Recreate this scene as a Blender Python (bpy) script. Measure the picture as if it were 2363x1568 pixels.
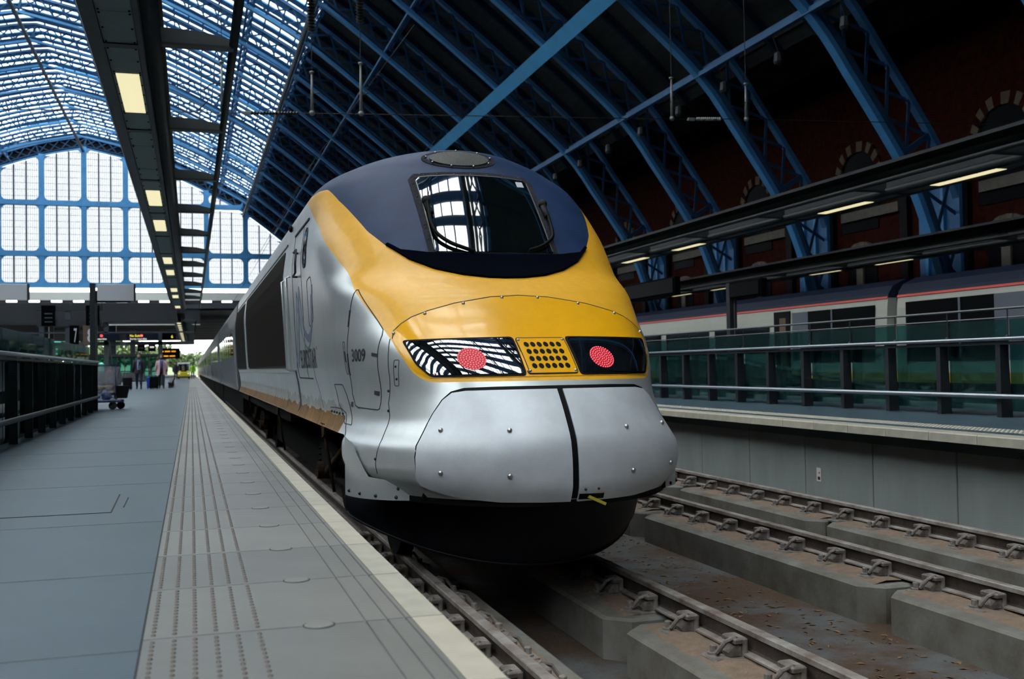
import bpy, bmesh, math, random
import numpy as np
from mathutils import Vector, Matrix, geometry
random.seed(7)
for o in list(bpy.data.objects): bpy.data.objects.remove(o)
SC = bpy.context.scene
COL = SC.collection

# ------------------------------------------------------------------ camera
CH = 0.876
R_ = Vector((0.9569, -0.2900, -0.0166)).normalized()
F_ = Vector((0.2903, 0.9566, 0.0250)).normalized()
U_ = R_.cross(F_).normalized(); R_ = F_.cross(U_).normalized()
cd = bpy.data.cameras.new('camera'); cam = bpy.data.objects.new('camera', cd); COL.objects.link(cam)
cd.sensor_width = 36.0; cd.lens = 36.0 * 2439.45 / 2363.0
cd.clip_start = 0.05; cd.clip_end = 2000
cam.matrix_world = Matrix(((R_.x, U_.x, -F_.x, 0), (R_.y, U_.y, -F_.y, 0), (R_.z, U_.z, -F_.z, CH), (0, 0, 0, 1)))
cd.dof.use_dof = True; cd.dof.focus_distance = 8.2; cd.dof.aperture_fstop = 3.2
SC.camera = cam

# ------------------------------------------------------------------ daylight and exposure
wd = bpy.data.worlds.new('overcast_sky'); SC.world = wd; wd.use_nodes = True
bg = wd.node_tree.nodes['Background']
bg.inputs[0].default_value = (1.0, 0.99, 0.94, 1); bg.inputs[1].default_value = 8.6
SC.view_settings.view_transform = 'Standard'; SC.view_settings.look = 'None'
SC.view_settings.exposure = 0.0; SC.view_settings.gamma = 1.0
SC.view_settings.use_curve_mapping = False
cy = SC.cycles
cy.max_bounces = 6; cy.diffuse_bounces = 3; cy.glossy_bounces = 3; cy.transmission_bounces = 2; cy.transparent_max_bounces = 14
cy.caustics_reflective = False; cy.caustics_refractive = False; cy.use_adaptive_sampling = True; cy.adaptive_threshold = 0.08; cy.adaptive_min_samples = 16

# ------------------------------------------------------------------ materials
def lin(r, g, b):
    f = lambda c: (c/255/12.92) if c/255 <= 0.04045 else ((c/255+0.055)/1.055)**2.4
    return (f(r), f(g), f(b), 1)
MATS = {}
def mat(name, col, rough=0.5, metal=0.0, var=0.0, vscale=3.0, col2=None, bump=0.0, bscale=40.0, emit=0.0, ecol=None,
        stretch=(1, 1, 1), coat=0.0, spec=0.5, detail=4.0, contrast=(0.3, 0.7)):
    m = bpy.data.materials.new(name); m.use_nodes = True; nt = m.node_tree; b = nt.nodes['Principled BSDF']
    b.inputs['Base Color'].default_value = col; b.inputs['Roughness'].default_value = rough
    b.inputs['Metallic'].default_value = metal; b.inputs['Specular IOR Level'].default_value = spec
    if coat: b.inputs['Coat Weight'].default_value = coat; b.inputs['Coat Roughness'].default_value = 0.08
    if emit:
        b.inputs['Emission Color'].default_value = ecol or col; b.inputs['Emission Strength'].default_value = emit
        if emit < 1.9 and name != 'panel_light': m.cycles.emission_sampling = 'NONE'
    if var or col2 or bump:
        tc = nt.nodes.new('ShaderNodeTexCoord'); mp = nt.nodes.new('ShaderNodeMapping'); mp.inputs['Scale'].default_value = stretch
        nt.links.new(tc.outputs['Object'], mp.inputs[0])
    if var or col2:
        n = nt.nodes.new('ShaderNodeTexNoise'); n.inputs['Scale'].default_value = vscale; n.inputs['Detail'].default_value = detail
        n.inputs['Roughness'].default_value = 0.65
        nt.links.new(mp.outputs[0], n.inputs['Vector'])
        cr = nt.nodes.new('ShaderNodeValToRGB')
        cr.color_ramp.elements[0].position = contrast[0]; cr.color_ramp.elements[1].position = contrast[1]
        c2 = col2 or tuple(c*(1-var) for c in col[:3]) + (1,)
        c1 = col if col2 else tuple(min(1, c*(1+var)) for c in col[:3]) + (1,)
        cr.color_ramp.elements[0].color = c2; cr.color_ramp.elements[1].color = c1
        nt.links.new(n.outputs['Fac'], cr.inputs[0]); nt.links.new(cr.outputs[0], b.inputs['Base Color'])
    if bump:
        n2 = nt.nodes.new('ShaderNodeTexNoise'); n2.inputs['Scale'].default_value = bscale; n2.inputs['Detail'].default_value = 5
        nt.links.new(mp.outputs[0], n2.inputs['Vector'])
        bp = nt.nodes.new('ShaderNodeBump'); bp.inputs['Strength'].default_value = bump; bp.inputs['Distance'].default_value = 0.02
        nt.links.new(n2.outputs['Fac'], bp.inputs['Height']); nt.links.new(bp.outputs[0], b.inputs['Normal'])
    MATS[name] = m
    return m
def glassmat(name, tint, alpha, gloss=0.05, rough=0.02, dk=.35):
    """thin sheet glass: mostly lets light straight through, tinted, with a fresnel sheen"""
    m = bpy.data.materials.new(name); m.use_nodes = True; nt = m.node_tree
    for n in list(nt.nodes): nt.nodes.remove(n)
    out = nt.nodes.new('ShaderNodeOutputMaterial'); tr = nt.nodes.new('ShaderNodeBsdfTransparent')
    tr.inputs[0].default_value = tint
    gl = nt.nodes.new('ShaderNodeBsdfGlossy'); gl.inputs['Roughness'].default_value = rough; gl.inputs[0].default_value = (0.9, 0.95, 1, 1)
    df = nt.nodes.new('ShaderNodeBsdfDiffuse'); df.inputs[0].default_value = tuple(c*dk for c in tint[:3]) + (1,)
    m1 = nt.nodes.new('ShaderNodeMixShader'); m1.inputs[0].default_value = alpha
    nt.links.new(tr.outputs[0], m1.inputs[1]); nt.links.new(df.outputs[0], m1.inputs[2])
    lw = nt.nodes.new('ShaderNodeLayerWeight'); lw.inputs[0].default_value = 0.25
    mm = nt.nodes.new('ShaderNodeMath'); mm.operation = 'MULTIPLY_ADD'; mm.inputs[1].default_value = 0.6; mm.inputs[2].default_value = gloss
    nt.links.new(lw.outputs['Fresnel'], mm.inputs[0])
    m2 = nt.nodes.new('ShaderNodeMixShader'); nt.links.new(mm.outputs[0], m2.inputs[0])
    nt.links.new(m1.outputs[0], m2.inputs[1]); nt.links.new(gl.outputs[0], m2.inputs[2])
    nt.links.new(m2.outputs[0], out.inputs[0]); MATS[name] = m
    return m

mat('silver', (0.60, 0.64, 0.65, 1), 0.33, 0.55, var=0.10, vscale=1.6, stretch=(1, 1, .35), bump=0.03, bscale=60)
mat('cover_silver', (0.62, 0.66, 0.71, 1), 0.40, 0.2, var=0.07, vscale=5, bump=0.04, bscale=90)
mat('yellow', (0.90, 0.46, 0.025, 1), 0.40, var=0.05, vscale=14, coat=0.2, bump=0.02, bscale=150)
mat('yellow_gloss', (0.95, 0.47, 0.008, 1), 0.2, var=0.03, vscale=8, coat=0.7)
mat('navy', (0.015, 0.036, 0.100, 1), 0.5, spec=.22, var=0.2, vscale=4, bump=0.03, bscale=80)
mat('black', (0.003, 0.003, 0.004, 1), 0.6, spec=.12)
mat('visor_black', (0.003, 0.004, 0.008, 1), 0.8, spec=.0)
mat('seam', (0.01, 0.012, 0.018, 1), 0.6)
mat('gasket', (0.022, 0.024, 0.032, 1), 0.8, spec=.2, var=0.5, vscale=25, bump=0.6, bscale=60)
mat('screen', (0.003, 0.006, 0.006, 1), 0.03, spec=0.9, coat=1.0)
mat('lamp_glass', (0.006, 0.008, 0.011, 1), 0.03, spec=0.9, coat=1.0)
mat('side_grille', (0.020, 0.017, 0.014, 1), 0.55, metal=.2)
mat('bolt', (0.5, 0.5, 0.5, 1), 0.3, 0.9)
mat('silver_grime', (0.44, 0.445, 0.43, 1), 0.42, .4, var=.25, vscale=9, stretch=(1, 1, .15))
mat('gold_dirt', (0.17, 0.078, 0.008, 1), 0.6, var=0.7, vscale=9, stretch=(1, 1, .15), bump=0.1)
mat('dam', (0.003, 0.004, 0.008, 1), 0.5, spec=.25, var=.3, vscale=4)
mat('bogie', (0.005, 0.005, 0.005, 1), 0.8, spec=.08, var=.4, vscale=8)
mat('bogie_rust', (0.030, 0.017, 0.009, 1), 0.8, spec=.1, var=.4, vscale=12)
for _n in ('screen', 'lamp_glass'): MATS[_n].node_tree.nodes['Principled BSDF'].inputs['Coat IOR'].default_value = 2.1; MATS[_n].node_tree.nodes['Principled BSDF'].inputs['Coat Roughness'].default_value = 0.01
mat('led', (1, 0.02, 0.03, 1), 0.4, emit=1.5, ecol=(1, 0.16, 0.20, 1))
mat('led_backing', (0.12, 0.004, 0.008, 1), 0.5, emit=0.28, ecol=(1, 0.01, 0.04, 1))
mat('yellow_lever', (0.55, 0.5, 0.05, 1), 0.5)
mat('mark_blue', (0.14, 0.18, 0.26, 1), 0.4)
mat('mark_dark', (0.035, 0.035, 0.045, 1), 0.5)
mat('mark_grey', (0.22, 0.23, 0.25, 1), 0.5)
mat('lamp_mesh', (0.045, 0.05, 0.045, 1), 0.55, var=.5, vscale=60)

mat('paving', (0.048, 0.078, 0.100, 1), 0.42, spec=.4, var=0.12, vscale=1.3, bump=0.06, bscale=120)
mat('paver', lin(113, 113, 110), 0.42, spec=.4, var=0.10, vscale=2.2, bump=0.04, bscale=90)
mat('paver_b', lin(119, 119, 115), 0.42, spec=.4, var=0.10, vscale=2.2, bump=0.04, bscale=90)
mat('paver_c', lin(107, 108, 106), 0.42, spec=.4, var=0.10, vscale=2.2, bump=0.04, bscale=90)
mat('coping', lin(178, 172, 156), 0.5, var=0.12, vscale=5, bump=0.05, bscale=60)
mat('coping_b', lin(168, 164, 150), 0.5, var=0.14, vscale=6, bump=0.05, bscale=60)
mat('joint', lin(40, 42, 46), 0.8)
mat('stud', lin(96, 90, 86), 0.6)
mat('concrete', lin(112, 116, 116), 0.75, var=0.18, vscale=2.2, bump=0.12, bscale=40, stretch=(1, 1, .4))
mat('wall_concrete', (0.26, 0.29, 0.285, 1), 0.7, var=0.13, vscale=1.6, stretch=(1, 1, .25), bump=0.05)
mat('plinth', lin(124, 124, 118), 0.85, col2=lin(92, 84, 74), vscale=2.5, bump=0.15, bscale=30)
mat('trackbed', lin(92, 93, 94), 0.9, spec=.2, col2=lin(80, 65, 54), vscale=1.3, bump=0.5, bscale=26, detail=9, contrast=(.42, .58))
mat('sand', lin(126, 107, 91), 0.95, var=0.2, vscale=14, bump=0.5, bscale=80)
mat('rail_top', lin(172, 168, 164), 0.55, 0.2, col2=lin(116, 100, 90), vscale=5, bump=0.2, bscale=40)
mat('rail_web', lin(84, 74, 68), 0.8, 0.1, col2=lin(46, 38, 33), vscale=4, bump=.2)
mat('chair_iron', lin(160, 154, 148), 0.75, 0.1, col2=lin(66, 54, 47), vscale=6, bump=0.3, bscale=50)
mat('dark_steel', lin(44, 47, 52), 0.5, 0.3, var=.2, vscale=6)
mat('fin_steel', lin(40, 48, 50), 0.4, 0.3)
mat('rail_steel', lin(150, 156, 162), 0.32, 0.8)
mat('rail_steel_dull', lin(110, 112, 114), 0.45, 0.6)
glassmat('balustrade_glass', (0.30, 0.60, 0.58, 1), 0.12, 0.03)
glassmat('dark_glass', (0.07, 0.15, 0.15, 1), 0.3, 0.08)
glassmat('roof_glass', (0.90, 0.96, 1.0, 1), 0.06, 0.03)
glassmat('gable_glass', (0.40, 0.42, 0.45, 1), 0.06, 0.03)
mat('canopy_grey', lin(60, 66, 67), 0.5, 0.2, var=.12, vscale=2)
mat('canopy_dark', lin(36, 39, 40), 0.5, 0.3, var=.15, vscale=3)
mat('canopy_panel', lin(112, 128, 124), 0.55, 0.1, var=.06, vscale=4)
mat('panel_light', (1, 0.93, 0.7, 1), 0.5, emit=0.85, ecol=(1, 0.90, 0.52, 1))
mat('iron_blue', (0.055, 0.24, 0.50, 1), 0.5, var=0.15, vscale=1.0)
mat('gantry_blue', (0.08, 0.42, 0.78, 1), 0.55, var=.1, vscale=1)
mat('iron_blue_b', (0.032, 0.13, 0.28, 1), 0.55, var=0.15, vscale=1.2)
mat('iron_shaded', (0.014, 0.055, 0.125, 1), 0.7, var=0.3, vscale=1.5, spec=.2)  # darker copy of the iron blue; shade among the ribs put into the colour
mat('board', (0.030, 0.034, 0.034, 1), 0.9, spec=.1, var=0.3, vscale=3, stretch=(1, .2, 1))
mat('rafter', (0.010, 0.018, 0.034, 1), 0.8, spec=.1)
mat('brick', (0.040, 0.009, 0.005, 1), 0.95, spec=.05, col2=(0.016, 0.005, 0.004, 1), vscale=3, bump=.3, bscale=12)
mat('brick_pale', (0.10, 0.07, 0.045, 1), 0.85, var=.25, vscale=6)
mat('stone_band', (0.10, 0.09, 0.075, 1), 0.85, var=.2, vscale=3)
mat('window_dark', (0.004, 0.004, 0.005, 1), 0.4, spec=.04)
mat('fascia_dark', lin(40, 43, 48), 0.6)
mat('fascia_grey', lin(64, 70, 78), 0.6)
mat('fascia_pale', lin(226, 229, 222), 0.6)
mat('sign_back', lin(196, 200, 208), 0.5)
mat('sign_navy', (0.006, 0.009, 0.025, 1), 0.6, spec=.15)
mat('sign_black', (0.003, 0.003, 0.004, 1), 0.7, spec=.02)
mat('sign_yellow', (1, 0.75, 0.05, 1), 0.5, emit=0.9)
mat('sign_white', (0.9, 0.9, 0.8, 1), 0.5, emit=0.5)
mat('sign_red', (1, 0.08, 0.06, 1), 0.5, emit=1.0)
mat('sign_orange', (1, 0.4, 0.02, 1), 0.5, emit=0.8)
mat('sign_brown', lin(96, 78, 62), 0.6)
mat('cream_paint', lin(176, 176, 164), 0.35, var=.05, vscale=2, coat=.3)
mat('red_line', (0.55, 0.04, 0.02, 1), 0.4)
mat('roof_navy', (0.012, 0.018, 0.038, 1), 0.5, spec=.15)
mat('grey_panel', lin(92, 98, 108), 0.45)
mat('yellow_line', (0.50, 0.24, 0.02, 1), 0.5)
mat('carriage_grey', lin(74, 80, 86), 0.4, 0.2, var=.1, vscale=2)
mat('window_tint', (0.010, 0.013, 0.016, 1), 0.05, spec=.8)
mat('porcelain', lin(120, 122, 118), 0.3)
mat('insulator_dark', (0.015, 0.014, 0.014, 1), 0.35)
mat('wire', (0.006, 0.006, 0.007, 1), 0.6)
mat('leaf', (0.022, 0.050, 0.010, 1), 0.7, var=.5, vscale=1.0, bump=.5, bscale=3)
mat('leaf_b', (0.036, 0.070, 0.014, 1), 0.7, var=.5, vscale=1.0, bump=.5, bscale=3)
mat('bark', (0.06, 0.045, 0.03, 1), 0.9)
mat('grass', (0.038, 0.065, 0.022, 1), 0.9, var=.3, vscale=.2)
mat('ballast', (0.16, 0.15, 0.14, 1), 0.95, var=.3, vscale=6)
mat('skin', (0.50, 0.27, 0.19, 1), 0.55)
mat('suit', (0.016, 0.017, 0.022, 1), 0.8)
mat('shirt', (0.32, 0.42, 0.62, 1), 0.8)
mat('tie', (0.04, 0.02, 0.10, 1), 0.7)
mat('jeans', (0.018, 0.024, 0.045, 1), 0.9)
mat('pink', (0.66, 0.40, 0.47, 1), 0.85)
mat('scarf', (0.10, 0.14, 0.34, 1), 0.85)
mat('hair_brown', (0.05, 0.025, 0.012, 1), 0.7)
mat('hair_dark', (0.015, 0.010, 0.008, 1), 0.7)
mat('shoe', (0.008, 0.008, 0.008, 1), 0.5)
mat('case_black', (0.006, 0.006, 0.008, 1), 0.7, spec=.1)
mat('case_blue', (0.012, 0.05, 0.42, 1), 0.6)
mat('hivis', (0.35, 0.75, 0.02, 1), 0.7)
mat('rubber', (0.012, 0.012, 0.012, 1), 0.8)
mat('cart_blue', (0.020, 0.035, 0.10, 1), 0.5)
mat('cart_red', (0.30, 0.02, 0.05, 1), 0.5)
mat('paper', (0.75, 0.72, 0.68, 1), 0.8)
mat('cardboard', (0.45, 0.27, 0.13, 1), 0.85)
mat('buggy_white', lin(200, 205, 205), 0.3, coat=.4)
mat('buggy_yellow', (0.75, 0.62, 0.02, 1), 0.35, coat=.4)
glassmat('bag_film', (0.80, 0.84, 0.90, 1), 0.26, 0.08, 0.15, .8)
mat('litter', lin(120, 92, 62), 0.9, var=.5, vscale=9)

# ------------------------------------------------------------------ object helpers
def tag(o, label=None, cat=None, group=None, kind=None):
    if label: o['label'] = label
    if cat: o['category'] = cat
    if group: o['group'] = group
    if kind: o['kind'] = kind
    return o
def empty(name, loc=(0, 0, 0), parent=None, **k):
    o = bpy.data.objects.new(name, None); COL.objects.link(o); o.empty_display_size = .2
    if parent: o.parent = parent; o.location = Vector(loc) - wl(parent)
    else: o.location = loc
    return tag(o, **k)
def wl(o):
    v = Vector((0, 0, 0))
    while o: v += o.location; o = o.parent
    return v
def dup(o, off=(0, 0, 0), parent=None, **k):
    """copy a thing, its parts and sub-parts, sharing mesh data"""
    c = o.copy(); COL.objects.link(c)
    if parent: c.parent = parent
    c.location = o.location + Vector(off)
    for ch in list(o.children):
        d = ch.copy(); COL.objects.link(d); d.parent = c
        for g in list(ch.children):
            e = g.copy(); COL.objects.link(e); e.parent = d
    return tag(c, **k)

class MB:
    """collects verts and faces in world coordinates; build() makes ONE mesh object"""
    def __init__(s): s.v = []; s.f = []
    def add(s, vs, fs):
        n = len(s.v); s.v += [tuple(p) for p in vs]; s.f += [tuple(i+n for i in f) for f in fs]; return s
    def box(s, x0, x1, y0, y1, z0, z1):
        return s.add([(x0,y0,z0),(x1,y0,z0),(x1,y1,z0),(x0,y1,z0),(x0,y0,z1),(x1,y0,z1),(x1,y1,z1),(x0,y1,z1)],
                     [(0,3,2,1),(4,5,6,7),(0,1,5,4),(1,2,6,5),(2,3,7,6),(3,0,4,7)])
    def bbox(s, x0, x1, y0, y1, z0, z1, b=0.01):
        """box with chamfered vertical and top edges"""
        ring = lambda i, z: [(x0+i+b,y0+i,z),(x1-i-b,y0+i,z),(x1-i,y0+i+b,z),(x1-i,y1-i-b,z),(x1-i-b,y1-i,z),(x0+i+b,y1-i,z),(x0+i,y1-i-b,z),(x0+i,y0+i+b,z)]
        vs = ring(0, z0) + ring(0, z1-b) + ring(b, z1)
        fs = [tuple(range(7,-1,-1)), tuple(range(16,24))]
        for k in (0, 8):
            for i in range(8): fs.append((k+i, k+(i+1)%8, k+8+(i+1)%8, k+8+i))
        return s.add(vs, fs)
    def bar(s, a, b, w, h, up=(0,0,1)):
        a = Vector(a); b = Vector(b); d = (b-a).normalized(); up = Vector(up)
        r = d.cross(up)
        if r.length < 1e-4: r = d.cross(Vector((1,0,0)))
        r.normalize(); u = r.cross(d)
        vs = [p + r*sx*w/2 + u*sz*h/2 for p in (a, b) for sx, sz in ((-1,-1),(1,-1),(1,1),(-1,1))]
        return s.add(vs, [(3,2,1,0),(4,5,6,7),(0,1,5,4),(1,2,6,5),(2,3,7,6),(3,0,4,7)])
    def tube(s, pts, r, n=8, cap=True):
        pts = [Vector(p) for p in pts]; m = len(pts); rr = r if isinstance(r, (list, tuple)) else [r]*m
        vs = []; prev = None
        for i, p in enumerate(pts):
            d = (pts[min(i+1,m-1)] - pts[max(i-1,0)]).normalized()
            if prev is None:
                u = d.cross(Vector((0,0,1)))
                if u.length < 1e-3: u = d.cross(Vector((1,0,0)))
            else: u = prev - d*prev.dot(d)
            u.normalize(); prev = u; w = d.cross(u)
            for k in range(n):
                t = 2*math.pi*k/n; vs.append(p + u*math.cos(t)*rr[i] + w*math.sin(t)*rr[i])
        fs = [(i*n+k, i*n+(k+1)%n, (i+1)*n+(k+1)%n, (i+1)*n+k) for i in range(m-1) for k in range(n)]
        if cap: fs += [tuple(range(n-1,-1,-1)), tuple(range((m-1)*n, m*n))]
        return s.add(vs, fs)
    def prism(s, poly, axis, a, b):
        """polygon (2-D) extruded along axis from a to b; axis 'x': poly=(y,z), 'y': (x,z), 'z': (x,y)"""
        n = len(poly); P = {'x': lambda p, t: (t,p[0],p[1]), 'y': lambda p, t: (p[0],t,p[1]), 'z': lambda p, t: (p[0],p[1],t)}[axis]
        vs = [P(p, a) for p in poly] + [P(p, b) for p in poly]
        fs = [tuple(range(n)), tuple(range(2*n-1, n-1, -1))] + [(i, n+i, n+(i+1)%n, (i+1)%n) for i in range(n)]
        return s.add(vs, fs)
    def lathe(s, prof, c, axis='z', n=14):
        """prof: list of (radius, height)"""
        c = Vector(c); vs = []
        for r, h in prof:
            for k in range(n):
                t = 2*math.pi*k/n; q = (r*math.cos(t), r*math.sin(t), h)
                if axis == 'y': q = (q[0], h, q[1])
                if axis == 'x': q = (h, q[0], q[1])
                vs.append(c + Vector(q))
        fs = [(i*n+k, i*n+(k+1)%n, (i+1)*n+(k+1)%n, (i+1)*n+k) for i in range(len(prof)-1) for k in range(n)]
        fs += [tuple(range(n-1,-1,-1)), tuple(range((len(prof)-1)*n, len(prof)*n))]
        return s.add(vs, fs)
    def ball(s, c, r, n=8, m=6, sq=(1,1,1)):
        c = Vector(c)
        prof = [(max(1e-4, r*math.sin(math.pi*i/m)), -r*math.cos(math.pi*i/m)) for i in range(m+1)]
        k = len(s.v); s.lathe(prof, (0,0,0), n=n)
        s.v[k:] = [(c.x+p[0]*sq[0], c.y+p[1]*sq[1], c.z+p[2]*sq[2]) for p in s.v[k:]]
        return s
    def grid(s, P, close=False):
        """P: array [rows][cols] of points"""
        nr, nc = len(P), len(P[0])
        vs = [p for row in P for p in row]
        fs = [(i*nc+j, i*nc+(j+1)%nc, (i+1)*nc+(j+1)%nc, (i+1)*nc+j) for i in range(nr-1) for j in range(nc if close else nc-1)]
        return s.add(vs, fs)
    def mesh(s, name, o=(0,0,0), smooth=False):
        me = bpy.data.meshes.new(name); ox, oy, oz = o
        me.from_pydata([(x-ox, y-oy, z-oz) for x, y, z in s.v], [], s.f); me.update()
        bm = bmesh.new(); bm.from_mesh(me); bmesh.ops.recalc_face_normals(bm, faces=bm.faces); bm.to_mesh(me); bm.free()
        if smooth: me.polygons.foreach_set('use_smooth', [True]*len(me.polygons))
        return me
    def build(s, name, m, parent=None, smooth=False, org=None, **k):
        o0 = wl(parent) if parent else Vector(org or (0,0,0))
        me = s.mesh(name, o0, smooth); me.materials.append(MATS[m] if isinstance(m, str) else m)
        o = bpy.data.objects.new(name, me); COL.objects.link(o)
        if parent: o.parent = parent
        else: o.location = o0
        if smooth == 'auto':
            md = o.modifiers.new('n', 'EDGE_SPLIT'); md.split_angle = math.radians(40)
        return tag(o, **k)
def place(me, name, m, loc, parent=None, **k):
    """another object on shared mesh data (mesh origin = its own zero)"""
    if not me.materials: me.materials.append(MATS[m])
    o = bpy.data.objects.new(name, me); COL.objects.link(o)
    if parent: o.parent = parent; o.location = Vector(loc) - wl(parent)
    else: o.location = loc
    return tag(o, **k)
def text_pts(body, size, font_h=None):
    """flat triangulated lettering: verts (x,y) with cap height = size, faces"""
    c = bpy.data.curves.new('t', 'FONT'); c.body = body; c.resolution_u = 3; c.offset = .014
    o = bpy.data.objects.new('t', c); COL.objects.link(o)
    dg = bpy.context.evaluated_depsgraph_get(); me = bpy.data.meshes.new_from_object(o.evaluated_get(dg))
    bm = bmesh.new(); bm.from_mesh(me); bmesh.ops.triangulate(bm, faces=bm.faces)
    bmesh.ops.subdivide_edges(bm, edges=[e for e in bm.edges if e.calc_length() > .25], cuts=2)
    bmesh.ops.triangulate(bm, faces=bm.faces)
    v = [(p.co.x, p.co.y) for p in bm.verts]; f = [tuple(q.index for q in g.verts) for g in bm.faces]; bm.free()
    bpy.data.objects.remove(o); bpy.data.curves.remove(c); bpy.data.meshes.remove(me)
    x0 = min(p[0] for p in v); x1 = max(p[0] for p in v); y0 = min(p[1] for p in v); y1 = max(p[1] for p in v)
    s = size/(y1-y0)
    return [((p[0]-x0)*s, (p[1]-y0)*s) for p in v], f, (x1-x0)*s
def text_on(body, size, mp, m, name, parent, sx=1.0, **k):
    """lettering mapped by mp(u,v)->world"""
    v, f, w = text_pts(body, size)
    b = MB(); b.add([mp(p[0]*sx, p[1]) for p in v], f)
    return b.build(name, m, parent, **k), w*sx
# ================================================================== TRAIN SHED
RC = -15.1                       # ridge line of the vault
RY0, RPY = 34.3, 8.94            # first rib seen on the right, rib pitch
KMIN, KMAX = -12, 15
def crom(pts, per=12):
    out = []; P = [np.array(p, float) for p in pts]; n = len(P)
    for i in range(n-1):
        p0 = P[i-1] if i else 2*P[0]-P[1]; p1 = P[i]; p2 = P[i+1]; p3 = P[i+2] if i+2 < n else 2*P[-1]-P[-2]
        for t in np.linspace(0, 1, per, endpoint=False):
            out.append(.5*((2*p1)+(-p0+p2)*t+(2*p0-5*p1+4*p2-p3)*t*t+(-p0+3*p1-3*p2+p3)*t**3))
    out.append(P[-1]); return np.array(out)
half = [(-15.1,33.4),(-9,32.0),(-3,29.9),(3,27.1),(8.2,24.2),(13,20.6),(18.2,16.4),(22.1,13.0),(24.0,10.5),(25.8,7.9),(26.7,6.3),(27.7,3.5),(28.3,1),(28.5,-2.2)]
hc = crom(half); hc[:, 1] += CH
HS = np.concatenate([[0], np.cumsum(np.linalg.norm(np.diff(hc, axis=0), axis=1))])
def arch(s, off=0.0):
    """point on the vault at arc length s from the ridge (sign = side), off metres outwards"""
    a = min(abs(s), HS[-1]); x = np.interp(a, HS, hc[:, 0]); z = np.interp(a, HS, hc[:, 1])
    e = .3; x1 = np.interp(min(a+e, HS[-1]), HS, hc[:, 0]); z1 = np.interp(min(a+e, HS[-1]), HS, hc[:, 1])
    x2 = np.interp(max(a-e, 0), HS, hc[:, 0]); z2 = np.interp(max(a-e, 0), HS, hc[:, 1])
    t = np.array([x1-x2, z1-z2]); t /= np.linalg.norm(t); n = np.array([-t[1], t[0]])
    x += n[0]*off; z += n[1]*off
    if s < 0: x = 2*RC - x
    return float(x), float(z)
def s_of_x(x): return float(np.interp(x, hc[:, 0], HS))
S_C, S_A, S_B, S_END = s_of_x(8.2), s_of_x(18.0), s_of_x(22.1), HS[-1]
ribY = [RY0 + RPY*k for k in range(KMIN, KMAX+1)]

# --- main ribs: lower chord, upper chord, lattice web
NA = 72
def chord(off, w, h, n=NA):
    b = MB(); rows = []
    for s in np.linspace(-S_END, S_END, 2*n+1):
        x0, z0 = arch(s, off); x1, z1 = arch(s, off+h)
        rows.append([(x0,-w/2,z0),(x0,w/2,z0),(x1,w/2,z1),(x1,-w/2,z1)])
    b.grid(rows, close=True); return b
lower_me = chord(0, .42, .22).mesh('lower_chord'); lower2_me = chord(.42, .30, .12).mesh('lower_angle'); upper_me = chord(1.75, .34, .22).mesh('upper_chord')
lat = MB(); step = 1.55
n = int(S_END/step)
for sgn in (-1, 1):
    for i in range(n):
        s0, s1 = sgn*i*step, sgn*(i+1)*step
        for a, c in ((s0, s1), (s1, s0)):
            xa, za = arch(a, .5); xc, zc = arch(c, 1.78)
            lat.bar((xa, .05 if a == s0 else -.05, za), (xc, .05 if a == s0 else -.05, zc), .13, .05, up=(0,1,0))
        if i % 4 == 0:
            xa, za = arch(s0, .3); xc, zc = arch(s0, 1.8); lat.bar((xa,0,za), (xc,0,zc), .22, .16, up=(0,1,0))
lat_me = lat.mesh('lattice_web')
for k, y in enumerate(ribY):
    r = empty('roof_rib', (0, y, 0), kind='structure')
    place(lower_me, 'lower_chord', 'iron_blue', (0, y, 0), r); place(lower2_me, 'chord_angle', 'iron_shaded', (0, y, 0), r)
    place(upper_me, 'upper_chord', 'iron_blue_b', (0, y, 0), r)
    place(lat_me, 'lattice_web', 'iron_shaded', (0, y, 0), r, kind='stuff')

# --- purlins: trusses running the length of the shed
Y0, Y1 = ribY[0]-2, ribY[-1]
def purlin(s, lo, hi, zig=True, w=.16, m='iron_blue_b', nm='roof_purlin'):
    e = empty(nm, (arch(s, lo)[0], Y0, arch(s, lo)[1]), kind='structure')
    xa, za = arch(s, lo); xb, zb = arch(s, hi)
    MB().bar((xa,Y0,za), (xa,Y1,za), w, w).build('bottom_rail', m, e); MB().bar((xb,Y0,zb), (xb,Y1,zb), w, w).build('top_rail', m, e)
    if zig:
        b = MB()
        for k in range(len(ribY)-1):
            for j in range(4):
                y = ribY[k] + RPY*j/4; y2 = y+RPY/4
                b.bar((xa,y,za), (xb,y2,zb), .09, .05); b.bar((xb,y,zb), (xa,y2,za), .09, .05)
        b.build('diagonal_web', m, e, kind='stuff')
for s in (-30.5, -20.4, -10.2, 10.2, 20.4, 30.5): purlin(s, .3, 1.75)
for sgn in (-1, 1):
    purlin(sgn*S_C, .25, 1.75); purlin(sgn*S_B, .1, .5, zig=False, w=.2)
pr = MB(); xr, zr_ = arch(0, -.35); pr.tube([(xr,Y0,zr_),(xr,Y1,zr_)], .2, 10); pr.build('roof_ridge_pipe', 'dark_steel', smooth=True, kind='structure')
xr, zr_ = arch(S_C-.1, -.45); MB().tube([(xr,Y0,zr_),(xr,Y1,zr_)], .2, 10).build('roof_pipe', 'canopy_grey', smooth=True, kind='structure')
xa, za = arch(S_A, -.35); MB().bar((xa, 30.0, za), (xa, Y1, za), .75, .3, up=(1.1,0,1)).build('roof_gantry_beam', 'gantry_blue', kind='structure', org=(xa,30,za))

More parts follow.
